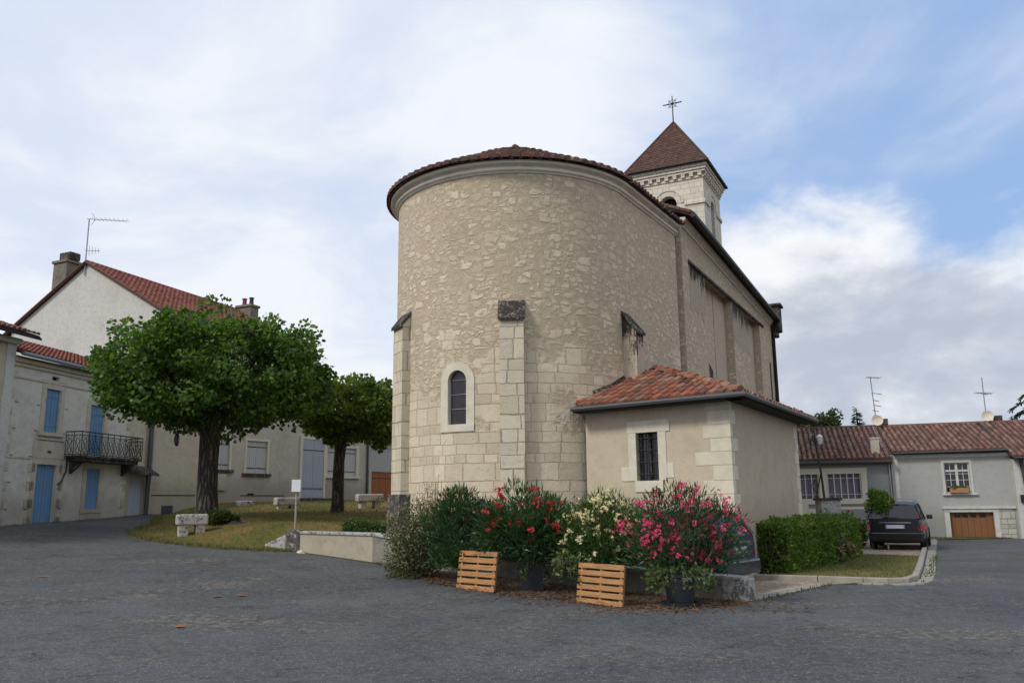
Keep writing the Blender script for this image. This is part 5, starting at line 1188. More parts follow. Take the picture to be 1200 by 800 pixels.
tiled_plane(h1, [lf(0, -.3, 6.84), lf(8.2, -.3, 6.84), lf(8.2, 4., 8.28), lf(0, 4., 8.28)], Vector(lf(1, 0, 0)) - Vector(lf(0, 0, 0)), 'tile_red', seed=51)
gu = MB(); gu.tube([lf(0, -.36, 6.80), lf(6.9, -.36, 6.76)], .075, 8); gu.build('gutter', 'zinc_light', h1)
dp = MB(); dp.tube([lf(8.12, .0, 6.7), lf(8.15, .0, 1.0)], .06, 8); dp.build('downpipe', 'zinc', h1)
dp = MB(); dp.tube([lf(8.38, -.02, 6.7), lf(8.38, -.02, 1.0)], .055, 8); dp.build('downpipe', 'galv', h1)

# building at the picture's left border
h0 = thing('corner_house', 'house at the left edge with a deep dark eave and a pale corner pilaster', 'house', (*lf(-4, 0, 0)[:2], .8))
w = MB(); w.quad(lf(-9, -.08, .2), lf(-.42, -.08, .2), lf(-.42, -.08, 7.3), lf(-9, -.08, 7.3)); w.quad(lf(-9, -.08, .2), lf(-9, 6, .2), lf(-9, 6, 8.5), lf(-9, -.08, 7.3)); w.quad(lf(-.02, -.12, 6.3), lf(-.02, 6, 6.3), lf(-.02, 6, 9.2), lf(-.02, -.12, 7.3)); w.build('wall', 'beige', h0)
w = MB(); w.box(-.42, -.03, -.12, .2, .2, 7.3, lf); w.build('corner_pilaster', 'gable', h0)
w = MB(); w.box(-9, .0, -.3, -.121, 7.1, 7.28, lf); w.build('cornice', 'cornice', h0)
w = MB(); slab(w, [lf(-9, -.75, 7.36), lf(.35, -.75, 7.36), lf(.35, .1, 7.7), lf(-9, .1, 7.7)], .09); w.build('eave_board', 'void', h0)
tiled_plane(h0, [lf(-9, -.72, 7.42), lf(.3, -.72, 7.42), lf(-1.2, 2.4, 8.35), lf(-3, 5, 9.4), lf(-9, 5, 9.4)], Vector(lf(1, 0, 0)) - Vector(lf(0, 0, 0)), 'tile_right', seed=52)

# tall gabled house behind
Cq = (-15.52, 36.51); gfA = 57; gf = fr2(Cq, gfA)      # x along the front, y to the left = back
ggd = Vector((math.cos(R_(155)), math.sin(R_(155)))); fd = Vector((math.cos(R_(gfA)), math.sin(R_(gfA)))); Cv = Vector(Cq)
def gp(s_, t_, z): p = Cv + ggd * s_ + fd * t_; return (p.x, p.y, z)        # s back along the gable, t along the front
h2 = thing('gabled_house', 'tall house with a blank roughcast gable, red tiled roof and a chimney at each end', 'house', (*Cq, 1.))
GW = 10.3; ZEv = 10.2; ZAp = 13.05; GL = 9.0
w = MB(); w.poly([gp(0, 0, .5), gp(GW, 0, .5), gp(GW, 0, ZEv), gp(GW / 2, 0, ZAp), gp(0, 0, ZEv)]); w.poly([gp(0, GL, .5), gp(GW, GL, .5), gp(GW, GL, ZEv - .72), gp(GW / 2, GL, ZAp - .72), gp(0, GL, ZEv - .72)]); w.build('gable_wall', 'gable', h2)
w = MB(); OV = (1.09, .14, .28)
holes_wall(w, gf, 3.0, .5, ZEv - .2, [(.95, 1.25, 4.25, 4.83)], .15)
for s1 in (-1, 1):
    for s2 in (-1, 1):
        pts_ = [(1.1 + s1 * .15, 4.54 + s2 * .29)] + [(1.1 + s1 * .15 * math.cos(t), 4.54 + s2 * .29 * math.sin(t)) for t in np.linspace(0, PI / 2, 7)]
        w.poly([gf(x, .002, z) for x, z in pts_])
w.build('front_wall', 'beige', h2)
w = MB(); w.box(.9, 1.3, .10, .15, 4.2, 4.9, gf); w.build('oval_window', 'glass', h2)
W3 = (3.2, 3.95, 3.3, 4.72); W4 = (4.95, 6.2, 3.17, 4.72)
w = MB(); f3 = lambda x, y, z: gf(x + 3.0, y - .02, z); holes_wall(w, f3, GL - 3.0, .5, ZEv - .75, [(W3[0] - 3, W3[1] - 3, W3[2], W3[3]), (W4[0] - 3, W4[1] - 3, W4[2], W4[3]), (5.1 - 3, 5.5 - 3, 2.12, 2.22)], .16); w.build('front_wall', 'grey_r', h2)
w = MB(); w.box(5.1, 5.5, .05, .1, 2.1, 2.24, gf); w.build('vent', 'void', h2)
for Wn in (W3, W4):
    tm = MB(); surround(tm, gf, *Wn, .12, .05, False, .12); fo = tm.build('window_surround', 'cream', h2); shutters(fo, gf, *Wn, 'white_boards', y=.04)
    tm = MB(); tm.box(Wn[0] - .22, Wn[1] + .22, -.14, .02, Wn[2] - .14, Wn[2] - .004, gf); tm.build('sill', 'bark', fo)
w = MB(); w.box(2.6, 3.6, -.16, -.025, 2.3, 3.15, gf) if False else w.box(3.3, 3.75, -.14, -.022, 2.35, 3.1, gf); w.box(0, GL, -.05, -.023, .5, 2.15, gf) if False else None
w.build('wall_box', 'grey_r', h2)
w = MB(); w.box(.55, 1.1, -.03, .0, 1.1, 1.68, gf); w.build('meter_cover', 'zinc', h2)
w = MB(); w.box(0, 2.2, -.02, .0, 2.1, 2.14, gf); w.box(4.7, 7.4, -.04, -.021, 2.1, 2.14, gf); w.build('plinth_line', 'bark', h2)
w = MB(); w.box(4.85, 5.45, -.18, -.022, 1.25, 1.75, gf); w.box(5.5, 6.1, -.09, -.022, 1.6, 1.72, gf); w.build('stone_trough', 'bench', h2)
sv = (ZAp - ZEv) / (GW / 2)
ovh = .45; zl = ZEv - sv * ovh
DZ = .72
A_, B_, C_, D_ = gp(-ovh, -.12, zl + .08), gp(-ovh, GL + .1, zl + .08 - DZ), gp(GW / 2, GL + .1, ZAp + .08 - DZ), gp(GW / 2, -.12, ZAp + .08)
tiled_plane(h2, [A_, B_, C_, D_], Vector(B_) - Vector(A_), 'tile_red', w=.24, L=.40, r=.085, seed=53)
E1, E2 = gp(GW + ovh, -.12, zl + .08), gp(GW + ovh, GL + .1, zl + .08 - DZ)
tiled_plane(h2, [E1, E2, C_, D_], Vector(E2) - Vector(E1), 'tile_red', w=.5, L=.8, r=.085, seed=54)
w = MB(); w.tube([E1, D_, A_], .09, 6); w.tube([D_, C_], .1, 7); w.build('verge', 'tile_old', h2)
w = MB(); w.tube([gp(-ovh - .05, -.1, zl), gp(-ovh - .05, GL, zl - .72)], .07, 7); w.build('gutter', 'zinc', h2)
def chimney(parent, pt, w0, w1, h, ang, mt='chimney', pots=()):
    f_ = fr2((pt[0], pt[1]), ang, pt[2]); b = MB(); b.box(-w0, w0, -w1, w1, -1.6, h, f_); b.box(-w0 - .07, w0 + .07, -w1 - .07, w1 + .07, h + .002, h + .14, f_); o = b.build('chimney', mt, parent, bevel=.02)
    for (x, m_) in pots: q = MB(); q.lathe([(.10, h + .14), (.13, h + .17), (.11, h + .5), (.14, h + .52), (.14, h + .58), (.1, h + .58)], (f_(x, 0, 0)[0], f_(x, 0, 0)[1], pt[2]), 12); q.build('chimney_pot', m_, o)
    return o
q = gp(7.35, .45, 12.2); chimney(h2, (q[0], q[1], 12.4), .48, .36, 1.0, 155)
q = gp(7.2, .45, 12.2); w = MB(); f_ = fr2((q[0], q[1]), 155); w.box(-.42, .36, -.3, .3, 13.55, 13.95, f_); w.build('chimney_cap', 'black_stone', h2, bevel=.05)
q = gp(GW / 2 - .6, GL - .1, 12.6); chimney(h2, (q[0], q[1], 11.75), .5, .32, .75, 155, pots=((-.25, 'iron'), (.25, 'tile_red')))
def antenna(parent, base, h, boom, ang, elems=9, low=True):
    b = MB(); x, y, z = base; b.tube([(x, y, z - .6), (x, y, z + h)], .03, 6); d_ = Vector((math.cos(ang), math.sin(ang), 0)); n = Vector((-d_.y, d_.x, 0)); tp = Vector((x, y, z + h))
    b.tube([tp - d_ * .1, tp + d_ * boom + Vector((0, 0, -.03 * boom))], .018, 5)
    for i in range(elems): c_ = tp + d_ * (boom * (i + 1) / elems); hl = .28 - .012 * i; b.tube([c_ - n * hl, c_ + n * hl], .009, 4)
    for s_ in (-1, 1): b.tube([tp + d_ * .28, tp + d_ * .12 + Vector((0, 0, s_ * .3))], .012, 4)
    if low:
        c0_ = Vector((x, y, z + h * .28)); b.tube([c0_ - d_ * .05, c0_ + d_ * .6], .015, 5)
        for i in range(4): c_ = c0_ + d_ * (.12 + .14 * i); b.tube([c_ - Vector((0, 0, .25 - .04 * i)), c_ + Vector((0, 0, .25 - .04 * i))], .01, 4)
    return b.build('tv_antenna', 'galv', parent)
antenna(h2, (-20.35, 38.7, 13.1), 2.2, 1.75, R_(8))

# low grey house and outbuilding further along
h3 = thing('low_house', 'low grey rendered house with pale closed door and shuttered window, between the lime trees', 'house', (*gf(9, 0, 0)[:2], 1.2))
g3 = lambda x, y, z: gf(x, y + .03, z); L3 = 13.5; Z3 = 5.9
w = MB(); DD = (8.45, 9.95, 2.0, 4.86); W5 = (10.3, 12.5, 3.17, 4.68)
f3b = lambda x, y, z: g3(x + GL + .01 - 1.0, y - .03, z); holes_wall(w, lambda x, y, z: g3(x + GL + .01, y, z), L3 - GL, .8, Z3, [(W5[0] - GL - .01, W5[1] - GL - .01, W5[2], W5[3])], .16)
w.quad(g3(L3, 0, .8), g3(L3, 6, .8), g3(L3, 6, Z3 + 1), g3(L3, 0, Z3)); w.build('wall', 'grey_r', h3)
tm = MB(); surround(tm, g3, *W5, .22, .06, True, .16); fo = tm.build('window_surround', 'cream', h3); shutters(fo, g3, *W5, 'white_boards', y=.04)
tm = MB(); tm.box(8.3, 8.44, -.12, -.03, 2.0, 5.0, gf); tm.box(9.96, 10.1, -.12, -.03, 2.0, 5.0, gf); tm.box(8.3, 10.1, -.12, -.03, 5.001, 5.15, gf); tm.box(8.44, 9.96, -.05, -.03, 2.0, 5.0, gf); tm.build('door_frame', 'cream', h3)
shutters(h3, gf, 8.45, 9.95, 2.0, 4.98, 'pale_boards', y=-.10, name='door')
tm = MB()
for i in range(4): tm.box(8.2 - i * .12, 11.0 - .1 * i, -.5 - .28 * i, -.051 if i == 0 else -.5 - .28 * (i - 1) - .001, .9, 1.98 - .24 * i, gf)
tm.build('door_step', 'black_stone', h3)
tiled_plane(h3, [g3(GL + .02, -.35, Z3 + .02), g3(L3 + .2, -.35, Z3 + .02), g3(L3 + .2, 3.2, Z3 + 1.2), g3(GL + .02, 3.2, Z3 + 1.2)], (fd.x, fd.y, 0), 'tile_right', seed=55, w=.3, L=.5, r=.12)
tm = MB(); tm.tube([g3(GL + .1, -.42, Z3 - .02), g3(L3 + .1, -.42, Z3 - .02)], .07, 7); tm.tube([g3(13.38, -.08, Z3), g3(13.38, -.08, 1.2)], .06, 7); tm.build('gutter', 'zinc', h3)
h4 = thing('outbuilding', 'small grey outbuilding with an orange wooden double door beside the church', 'outbuilding', (*gf(14, 0, 0)[:2], 1.3))
w = MB(); OR = (13.95, 16.0, 1.5, 3.48); g4 = lambda x, y, z: gf(x + L3 + .02, y + .2, z); holes_wall(w, g4, 3.4, .8, 5.3, [(OR[0] - L3 - .02, OR[1] - L3 - .02, OR[2], OR[3])], .15); w.quad(g4(3.4, 0, .8), g4(3.4, 5, .8), g4(3.4, 5, 6), g4(3.4, 0, 5.3)); w.build('wall', 'grey_b', h4)
shutters(h4, lambda x, y, z: gf(x, y + .2, z), *OR, 'orange_wood', y=.06, name='door')
tm = MB(); tm.box(OR[0] - .2, OR[0] - .003, .16, .3, 1.2, 3.6, gf); tm.box(OR[0] - .1, OR[1], .12, .34, 1.2, 1.495, gf); tm.build('door_post', 'stone_trim', h4)
tiled_plane(h4, [g4(0, -.3, 5.32), g4(3.5, -.3, 5.32), g4(3.5, 3, 6.3), g4(0, 3, 6.3)], (fd.x, fd.y, 0), 'tile_right', seed=56, w=.3, L=.5, r=.12)

# ================================================================== HOUSES ON THE RIGHT
Bq = (19.48, 36.); rbf = fr2(Bq, -17)                      # x to the right, y away from the camera
hb = thing('garage_house', 'grey rendered house with a small-paned window over a brown garage door, on the right', 'house', (*Bq, 0))
BX0, BX1 = -3.13, 1.42; WB = (-1.14, -.16, 1.85, 3.13); GB = (-1.1, .56, -.3, 1.06)
w = MB(); holes_wall(w, rbf, BX1 - BX0, -.3, 3.52, [], 0) if False else None
wf = lambda x, y, z: rbf(x + BX0, y, z); sh_ = lambda h: (h[0] - BX0, h[1] - BX0, h[2], h[3])
holes_wall(w, wf, BX1 - BX0, -.3, 3.52, [sh_(WB), sh_(GB)], .2)
w.poly([rbf(BX0, 0, -.3), rbf(BX0, 0, 3.52), rbf(BX0, 4.5, 5.02), rbf(BX0, 9, 3.5), rbf(BX0, 9, -.3)]); w.poly([rbf(BX1 + 4, 0, -.3), rbf(BX1 + 4, 0, 3.3), rbf(BX1 + 4, 4.5, 5.02), rbf(BX1 + 4, 9, 3.5), rbf(BX1 + 4, 9, -.3)]); w.build('wall', 'grey_b', hb)
w = MB(); w.box(BX0, BX1, -.05, .03, 3.36, 3.5, rbf); w.box(BX0, BX0 + .2, -.03, .03, -.3, 3.355, rbf); w.build('eaves_band', 'white_paint', hb)
w = MB(); w.box(WB[0] - .1, WB[0] - .002, -.03, .05, WB[2], WB[3] + .1, rbf); w.box(WB[1] + .002, WB[1] + .1, -.03, .05, WB[2], WB[3] + .1, rbf); w.box(WB[0], WB[1], -.03, .05, WB[3] + .002, WB[3] + .1, rbf); w.box(WB[0] - .16, WB[1] + .2, -.1, .05, WB[2] - .08, WB[2] - .002, rbf)
wo2 = w.build('window_surround', 'white_paint', hb)
w = MB(); w.quad(rbf(WB[0], .12, WB[2]), rbf(WB[1], .12, WB[2]), rbf(WB[1], .12, WB[3]), rbf(WB[0], .12, WB[3])); w.build('pane', 'glass', wo2)
w = MB(); mx_ = (WB[0] + WB[1]) / 2
for a, b, c_, d_ in ((WB[0], WB[0] + .05, WB[2], WB[3]), (WB[1] - .05, WB[1], WB[2], WB[3]), (mx_ - .05, mx_ + .05, WB[2], WB[3]), (WB[0] + .051, mx_ - .051, WB[2], WB[2] + .05), (mx_ + .051, WB[1] - .051, WB[2], WB[2] + .05), (WB[0] + .051, mx_ - .051, WB[3] - .05, WB[3]), (mx_ + .051, WB[1] - .051, WB[3] - .05, WB[3]), (WB[0] + .051, mx_ - .051, WB[3] - .38, WB[3] - .3), (mx_ + .051, WB[1] - .051, WB[3] - .38, WB[3] - .3)): w.box(a, b, .06, .11, c_, d_, rbf)
w.build('frame', 'white_paint', wo2)
w = MB()
for xx in ((WB[0] + mx_) / 2, (WB[1] + mx_) / 2): w.box(xx - .012, xx + .012, .085, .115, WB[2] + .05, WB[3] - .05, rbf)
for z in (2.12, 2.4, 2.66): 
    for a, b in ((WB[0] + .05, mx_ - .05), (mx_ + .05, WB[1] - .05)): w.box(a, b, .08, .112, z - .01, z + .01, rbf)
w.build('glazing_bar', 'white_paint', wo2)
fb = thing('flower_box', 'terracotta flower box on the sill of the small-paned window', 'flower box', rbf(mx_, -.1, 1.86), R_(-17)); w = MB(); w.box(-.36, .36, -.1, .1, 0, .2); w.build('box', 'pallet', fb, world=False, bevel=.01)
rs_ = np.random.RandomState(4); P = rs_.uniform(-1, 1, (260, 3)) * np.array([.34, .09, .05]) + np.array(rbf(mx_, -.1, 2.1)); V, m = leaves(rs_, P, rs_.normal(size=P.shape), .05, .04, 'round'); leafmesh('foliage', V, m, 'leaf_hedge', fb)
w = MB(); w.box(GB[0], GB[1], .12, .16, GB[2], GB[3], rbf); go = w.build('garage_door', 'brown_wood', hb)
w = MB(); 
for x in (GB[0] + .3, GB[0] + .58, GB[1] - .75, GB[1] - .4): w.box(x - .1, x + .12, .108, .119, GB[3] - .22, GB[3] - .08, rbf)
w.build('glazing', 'glass', go)
w = MB(); w.box(GB[0] - .2, GB[0] - .002, -.04, .05, -.3, 1.1, rbf); w.box(GB[0] - .26, BX1 - .02, -.09, .05, 1.2, 1.29, rbf); w.box(GB[0] - .2, GB[1] + .2, -.04, .05, 1.063, 1.198, rbf); w.box(GB[1] + .002, GB[1] + .2, -.04, .05, -.3, 1.06, rbf); w.build('garage_frame', 'white_paint', hb)
w = MB(); w.box(GB[1] + .205, BX1 - .08, -.03, .05, -.3, 1.19, rbf); w.build('stone_panel', 'brickwork', hb)
slr = (5.08 - 3.62) / 4.75
edir = Vector(rbf(1, 0, 0)) - Vector(rbf(0, 0, 0))
tiled_plane(hb, [rbf(BX0 - .02, -.25, 3.62), rbf(BX1 - .1, -.25, 3.62), rbf(BX1 - .1, 4.5, 5.08), rbf(BX0 - .02, 4.5, 5.08)], edir, 'tile_right', seed=61, w=.23, L=.46, r=.085, stp=.012)
w = MB(); w.tube([rbf(BX0, -.3, 3.56), rbf(BX1 - .1, -.3, 3.6)], .045, 6); w.build('gutter', 'zinc', hb)
w = MB(); w.quad(rbf(BX0, 9.2, 3.5), rbf(BX1 + 5, 9.2, 3.5), rbf(BX1 + 5, 4.5, 5.06), rbf(BX0, 4.5, 5.06)); w.tube([rbf(BX0, 4.5, 5.1), rbf(BX1 + 4, 4.5, 5.14)], .1, 7); w.build('ridge', 'tile_right', hb)
def dish(parent, p, r, name='satellite_dish'):
    b = MB(); n = 20; ax_ = Vector((-.35, -.9, .25)).normalized(); s1 = ax_.cross(Vector((0, 0, 1))).normalized(); s2 = s1.cross(ax_); P_ = Vector(p); vs = [P_]
    for k in (1, 2): 
        for i in range(n): a = 2 * PI * i / n; vs.append(P_ + (s1 * math.cos(a) + s2 * math.sin(a)) * r * k / 2 + ax_ * (.1 * r * k * k))
    fs = [(0, 1 + i, 1 + (i + 1) % n) for i in range(n)] + [(1 + i, 1 + n + i, 1 + n + (i + 1) % n, 1 + (i + 1) % n) for i in range(n)]
    vs2 = [v - ax_ * .02 for v in vs]; m_ = len(vs); b.add(vs + vs2, fs + [tuple(m_ + k for k in f) for f in fs]); b.tube([P_ - s2 * r * .9 + ax_ * .2, P_ + ax_ * r * .95], .012, 4); b.tube([P_, P_ + Vector((0, .1, -.5))], .03, 6)
    return b.build(name, 'white_stone', parent)
def mast(parent, p, h, rungs, lean=0.):
    b = MB(); x, y, z = p; b.tube([(x, y, z - .4), (x + lean, y, z + h)], .025, 6)
    for hz_, l_, off in rungs: c_ = Vector((x + lean * hz_ / h, y, z + hz_)); b.tube([c_ + Vector((-l_ * (1 - off), 0, .03)), c_ + Vector((l_ * off, 0, -.04))], .02, 5)
    for k in range(5):
        for hz_, l_, off in rungs[:1]: c_ = Vector((x + lean * hz_ / h, y, z + hz_)) + Vector((-l_ * (1 - off) + l_ * k / 4, 0, 0)); b.tube([c_ - Vector((0, .22, .0)), c_ + Vector((0, .22, .0))], .01, 4)
    return b.build('tv_antenna', 'galv', parent)
q = rbf(1.75, 4.5, 5.42); dish(hb, q, .26); w = MB(); f_ = fr2(rbf(2.2, 4.6, 0)[:2], -17); w.box(-.16, .16, -.16, .16, 4.7, 5.45, f_); w.build('chimney', 'black_stone', hb); mast(hb, rbf(1.72, 4.6, 5.2), 2.1, [(1.35, .75, .5), (1.32, .35, .5)])
# house A
ha = thing('single_storey_house', 'single-storey grey house with barred windows and purple curtains, left of the garage house', 'house', (*rbf(-5, 0, 0)[:2], 0))
A0x, A1x = -9.6, -3.16; WA = (-7.35, -6.2, 1.68, 2.74); WB_ = (-5.87, -4.46, 1.68, 2.74); afn = lambda x, y, z: rbf(x + A0x, y, z); sa = lambda h: (h[0] - A0x, h[1] - A0x, h[2], h[3])
w = MB(); holes_wall(w, afn, A1x - A0x, -.3, 3.15, [sa(WA), sa(WB_)], .2); w.poly([rbf(A0x, 0, -.3), rbf(A0x, 0, 3.15), rbf(A0x, 4.5, 5.), rbf(A0x, 9, 3.1), rbf(A0x, 9, -.3)]); w.build('wall', 'grey_a', ha)
w = MB(); w.box(-7.6, WA[0] - .002, -.03, .05, 1.68, 2.743, rbf); w.box(-6.198, -5.872, -.03, .05, 1.68, 2.743, rbf); w.box(-4.458, -4.22, -.03, .05, 1.5, 2.743, rbf); w.box(-7.6, -4.2, -.035, .05, 2.745, 3.0, rbf); w.box(-7.6, -6.1, -.06, .05, 1.44, 1.678, rbf); w.box(-5.9, -4.46, -.06, .05, 1.44, 1.678, rbf); w.box(-7.5, -6.4, -.02, .05, .2, 1.25, rbf); w.build('cream_surround', 'cream', ha)
for Wn in (WA, WB_):
    w = MB(); w.quad(rbf(Wn[0], .19, Wn[2]), rbf(Wn[1], .19, Wn[2]), rbf(Wn[1], .19, Wn[3]), rbf(Wn[0], .19, Wn[3])); wo3 = w.build('window', 'glass', ha)
    w = MB(); n = 26; xs2 = np.linspace(Wn[0] + .04, Wn[1] - .04, n + 1)
    for i in range(n): w.quad(rbf(xs2[i], .17 + .012 * (i % 2), Wn[2] + .02), rbf(xs2[i + 1], .17 + .012 * ((i + 1) % 2), Wn[2] + .02), rbf(xs2[i + 1], .17 + .012 * ((i + 1) % 2), Wn[3] - .02), rbf(xs2[i], .17 + .012 * (i % 2), Wn[3] - .02))
    w.build('curtain', 'curtain', wo3)
    w = MB(); k = 4 if Wn is WA else 5
    for i in range(k + 1): x = Wn[0] + .03 + (Wn[1] - Wn[0] - .06) * i / k; w.box(x - .022, x + .022, .02, .05, Wn[2], Wn[3], rbf)
    for z in (Wn[2] + .18, Wn[3] - .18): w.box(Wn[0], Wn[1], .052, .065, z - .012, z + .012, rbf)
    w.build('window_bars', 'white_paint', wo3)
    w = MB(); w.box(Wn[1] - .09, Wn[1] - .02, .068, .11, Wn[2], Wn[3], rbf); w.build('frame', 'brown_wood', wo3)
tiled_plane(ha, [rbf(A0x, -.3, 3.36), rbf(A1x - .02, -.3, 3.36), rbf(A1x - .02, 4.5, 5.1), rbf(A0x, 4.5, 5.1)], edir, 'tile_right', seed=62, w=.23, L=.46, r=.085, stp=.012)
w = MB(); w.quad(rbf(A0x, 9.2, 3.3), rbf(A1x, 9.2, 3.3), rbf(A1x, 4.5, 5.08), rbf(A0x, 4.5, 5.08)); w.tube([rbf(A0x, 4.5, 5.12), rbf(A1x, 4.5, 5.12)], .1, 7); w.build('ridge', 'tile_old', ha)
w = MB(); w.box(A0x, A1x, -.42, -.28, 3.2, 3.33, rbf); w.build('gutter', 'zinc', ha); w = MB(); w.box(A0x, A1x, -.27, .0, 3.14, 3.2, rbf); w.build('brick_course', 'tile_right', ha)
w = MB(); w.tube([rbf(A1x - .12, -.06, 3.2), rbf(A1x - .1, -.06, 0)], .05, 6); w.tube([rbf(A1x - .02, -.1, 3.5), rbf(A1x - .02, -.1, 0)], .05, 6); w.build('downpipe', 'galv', ha)
w = MB(); f_ = fr2(rbf(-3.72, .55, 0)[:2], -17); w.box(-.17, .17, -.17, .17, 3.3, 4.25, f_); w.box(-.2, .2, -.2, .2, 4.252, 4.33, f_); w.build('chimney', 'stone_trim', ha)
w = MB(); w.box(A1x - .25, A1x - .12, 0, .05, 0, 0.01, rbf); slab(w, [rbf(A1x - .2, -.2, 3.44), rbf(A1x - .05, -.2, 3.44), rbf(A1x - .05, 4.4, 5.14), rbf(A1x - .2, 4.4, 5.14)], .03); w.build('flashing', 'zinc_light', ha)
dish(ha, rbf(-3.1, 4.3, 5.38), .27); w = MB(); f_ = fr2(rbf(-2.75, 4.7, 0)[:2], -17); w.box(-.16, .16, -.16, .16, 4.8, 5.5, f_); w.build('chimney', 'black_stone', ha)
mast(ha, rbf(-3.1, 4.55, 5.2), 2.35, [(2.35, .62, .72), (1.55, .5, .9), (1.2, .3, .9), (.95, .38, .9), (.7, .3, .6), (.45, .2, .5)], lean=-.12)
# house C at the right border
hc = thing('white_house', 'pale house at the right edge with dark downpipe and tiled roof coming lower', 'house', (*rbf(2.6, 0, 0)[:2], 0))
w = MB(); w.quad(rbf(BX1 + .003, -.35, -.3), rbf(BX1 + 9, -.35, -.3), rbf(BX1 + 9, -.35, 3.2), rbf(BX1 + .003, -.35, 3.2)); w.quad(rbf(BX1 + .003, -.35, -.3), rbf(BX1 + .003, 0, -.3), rbf(BX1 + .003, 0, 3.25), rbf(BX1 + .003, -.35, 3.2)); w.build('wall', 'white_paint', hc)
tiled_plane(hc, [rbf(BX1 - .09, -.75, 3.3), rbf(BX1 + 9, -.75, 3.3), rbf(BX1 + 9, 4.5, 5.12), rbf(BX1 - .09, 4.5, 5.12)], edir, 'tile_right', seed=63, w=.23, L=.46, r=.085, stp=.012)
w = MB(); w.tube([rbf(BX1 + .28, -.42, 3.2), rbf(BX1 + .42, -.42, 1.2), rbf(BX1 + .42, -.42, 0)], .07, 7); w.tube([rbf(BX1 - .05, -.78, 3.24), rbf(BX1 + 9, -.78, 3.24)], .05, 6); w.build('downpipe', 'zinc', hc)
w = MB(); w.box(BX1 + .62, BX1 + .72, -.4, -.353, 2.1, 2.75, rbf); w.box(BX1 + .55, BX1 + .95, -.44, -.402, 2.35, 2.6, rbf); w.box(BX1 + .12, BX1 + .3, -.5, -.353, 1.45, 1.75, rbf); w.box(BX1 + .5, BX1 + 1.2, -.38, -.353, 1.85, 1.9, rbf); w.build('wall_fitting', 'iron', hc)

# garden pieces in front of the right hand houses
gp_ = thing('gate_pier', 'grey stone pier with a flat cap in front of the barred windows', 'pier', (10.6, 29.2, 0)); w = MB(); w.box(10.42, 11.06, 29., 29.6, 0, 1.6); w.build('pier_body', 'coping', gp_); w = MB(); w.box(10.36, 11.12, 28.94, 29.66, 1.602, 1.69); w.build('cap', 'bark', gp_, bevel=.02)
w = MB(); w.box(11.9, 12.9, 33.6, 33.8, 0, .55); w.box(11.85, 12.95, 33.55, 33.85, .552, .62); tag(w.build('garden_wall', 'kerb'), 'short low pale garden wall behind the orange-flowered bush', 'wall')
w = MB(); w.box(11.2, 13.6, 31.6, 31.75, 1.28, 1.36); 
for x in (11.3, 13.5): w.box(x - .04, x + .04, 31.64, 31.72, 0, 1.278)
tag(w.build('garden_table', 'white_stone'), 'long narrow pale rail standing behind the orange-flowered bush', 'rail')
nb = thing('notice_board', 'pale board with a yellow-green framed dark panel, just above the hedge', 'sign', (10.0, 29.4, 0))
w = MB(); w.box(9.6, 10.15, 29.5, 29.54, .5, 1.5); w.build('board', 'cream', nb); w = MB(); w.box(9.62, 10.12, 29.46, 29.498, .78, 1.2); fo = w.build('frame', 'yellowgreen', nb); w = MB(); w.box(9.7, 10.04, 29.44, 29.458, .86, 1.12); w.build('panel', 'glass', fo); w = MB(); w.box(9.66, 9.7, 29.5, 29.54, 0, .5); w.box(10.05, 10.09, 29.5, 29.54, 0, .5); w.build('leg', 'galv', nb)
DX = -.28
sl_ = thing('street_lamp', 'slender black wrought-iron lamp post rising behind the grey stone pier', 'street lamp', (11.35, 30.6, 0))
w = MB(); w.tube([(11.17, 30.6, 0), (11.14, 30.6, 1.2), (11.07, 30.6, 2.5), (10.97, 30.6, 3.5), (10.92, 30.6, 4.25)], [.05, .045, .04, .03, .02], 8); w.tube([(10.92, 30.6, 1.0), (10.84, 30.6, 1.8), (11.07, 30.6, 2.6)], .022, 6); w.tube([(10.82, 30.6, 1.9), (10.67, 30.6, 2.1), (10.92, 30.6, 2.45)], .014, 5); w.build('pole', 'iron', sl_)
w = MB()
for s_ in (-1, 1): w.tube([(10.94 + s_ * (.04 + .14 * math.sin(t)) , 30.6, 3.6 + .18 * math.cos(t) + .05 * t) for t in np.linspace(0, 5, 12)], .018, 5)
w.build('scroll', 'iron', sl_)
w = MB(); w.lathe([(.05, -.16), (.11, .08), (.13, .1), (.03, .2)], (11.06, 30.45, 3.75), 8); w.build('lantern', 'sign', sl_)

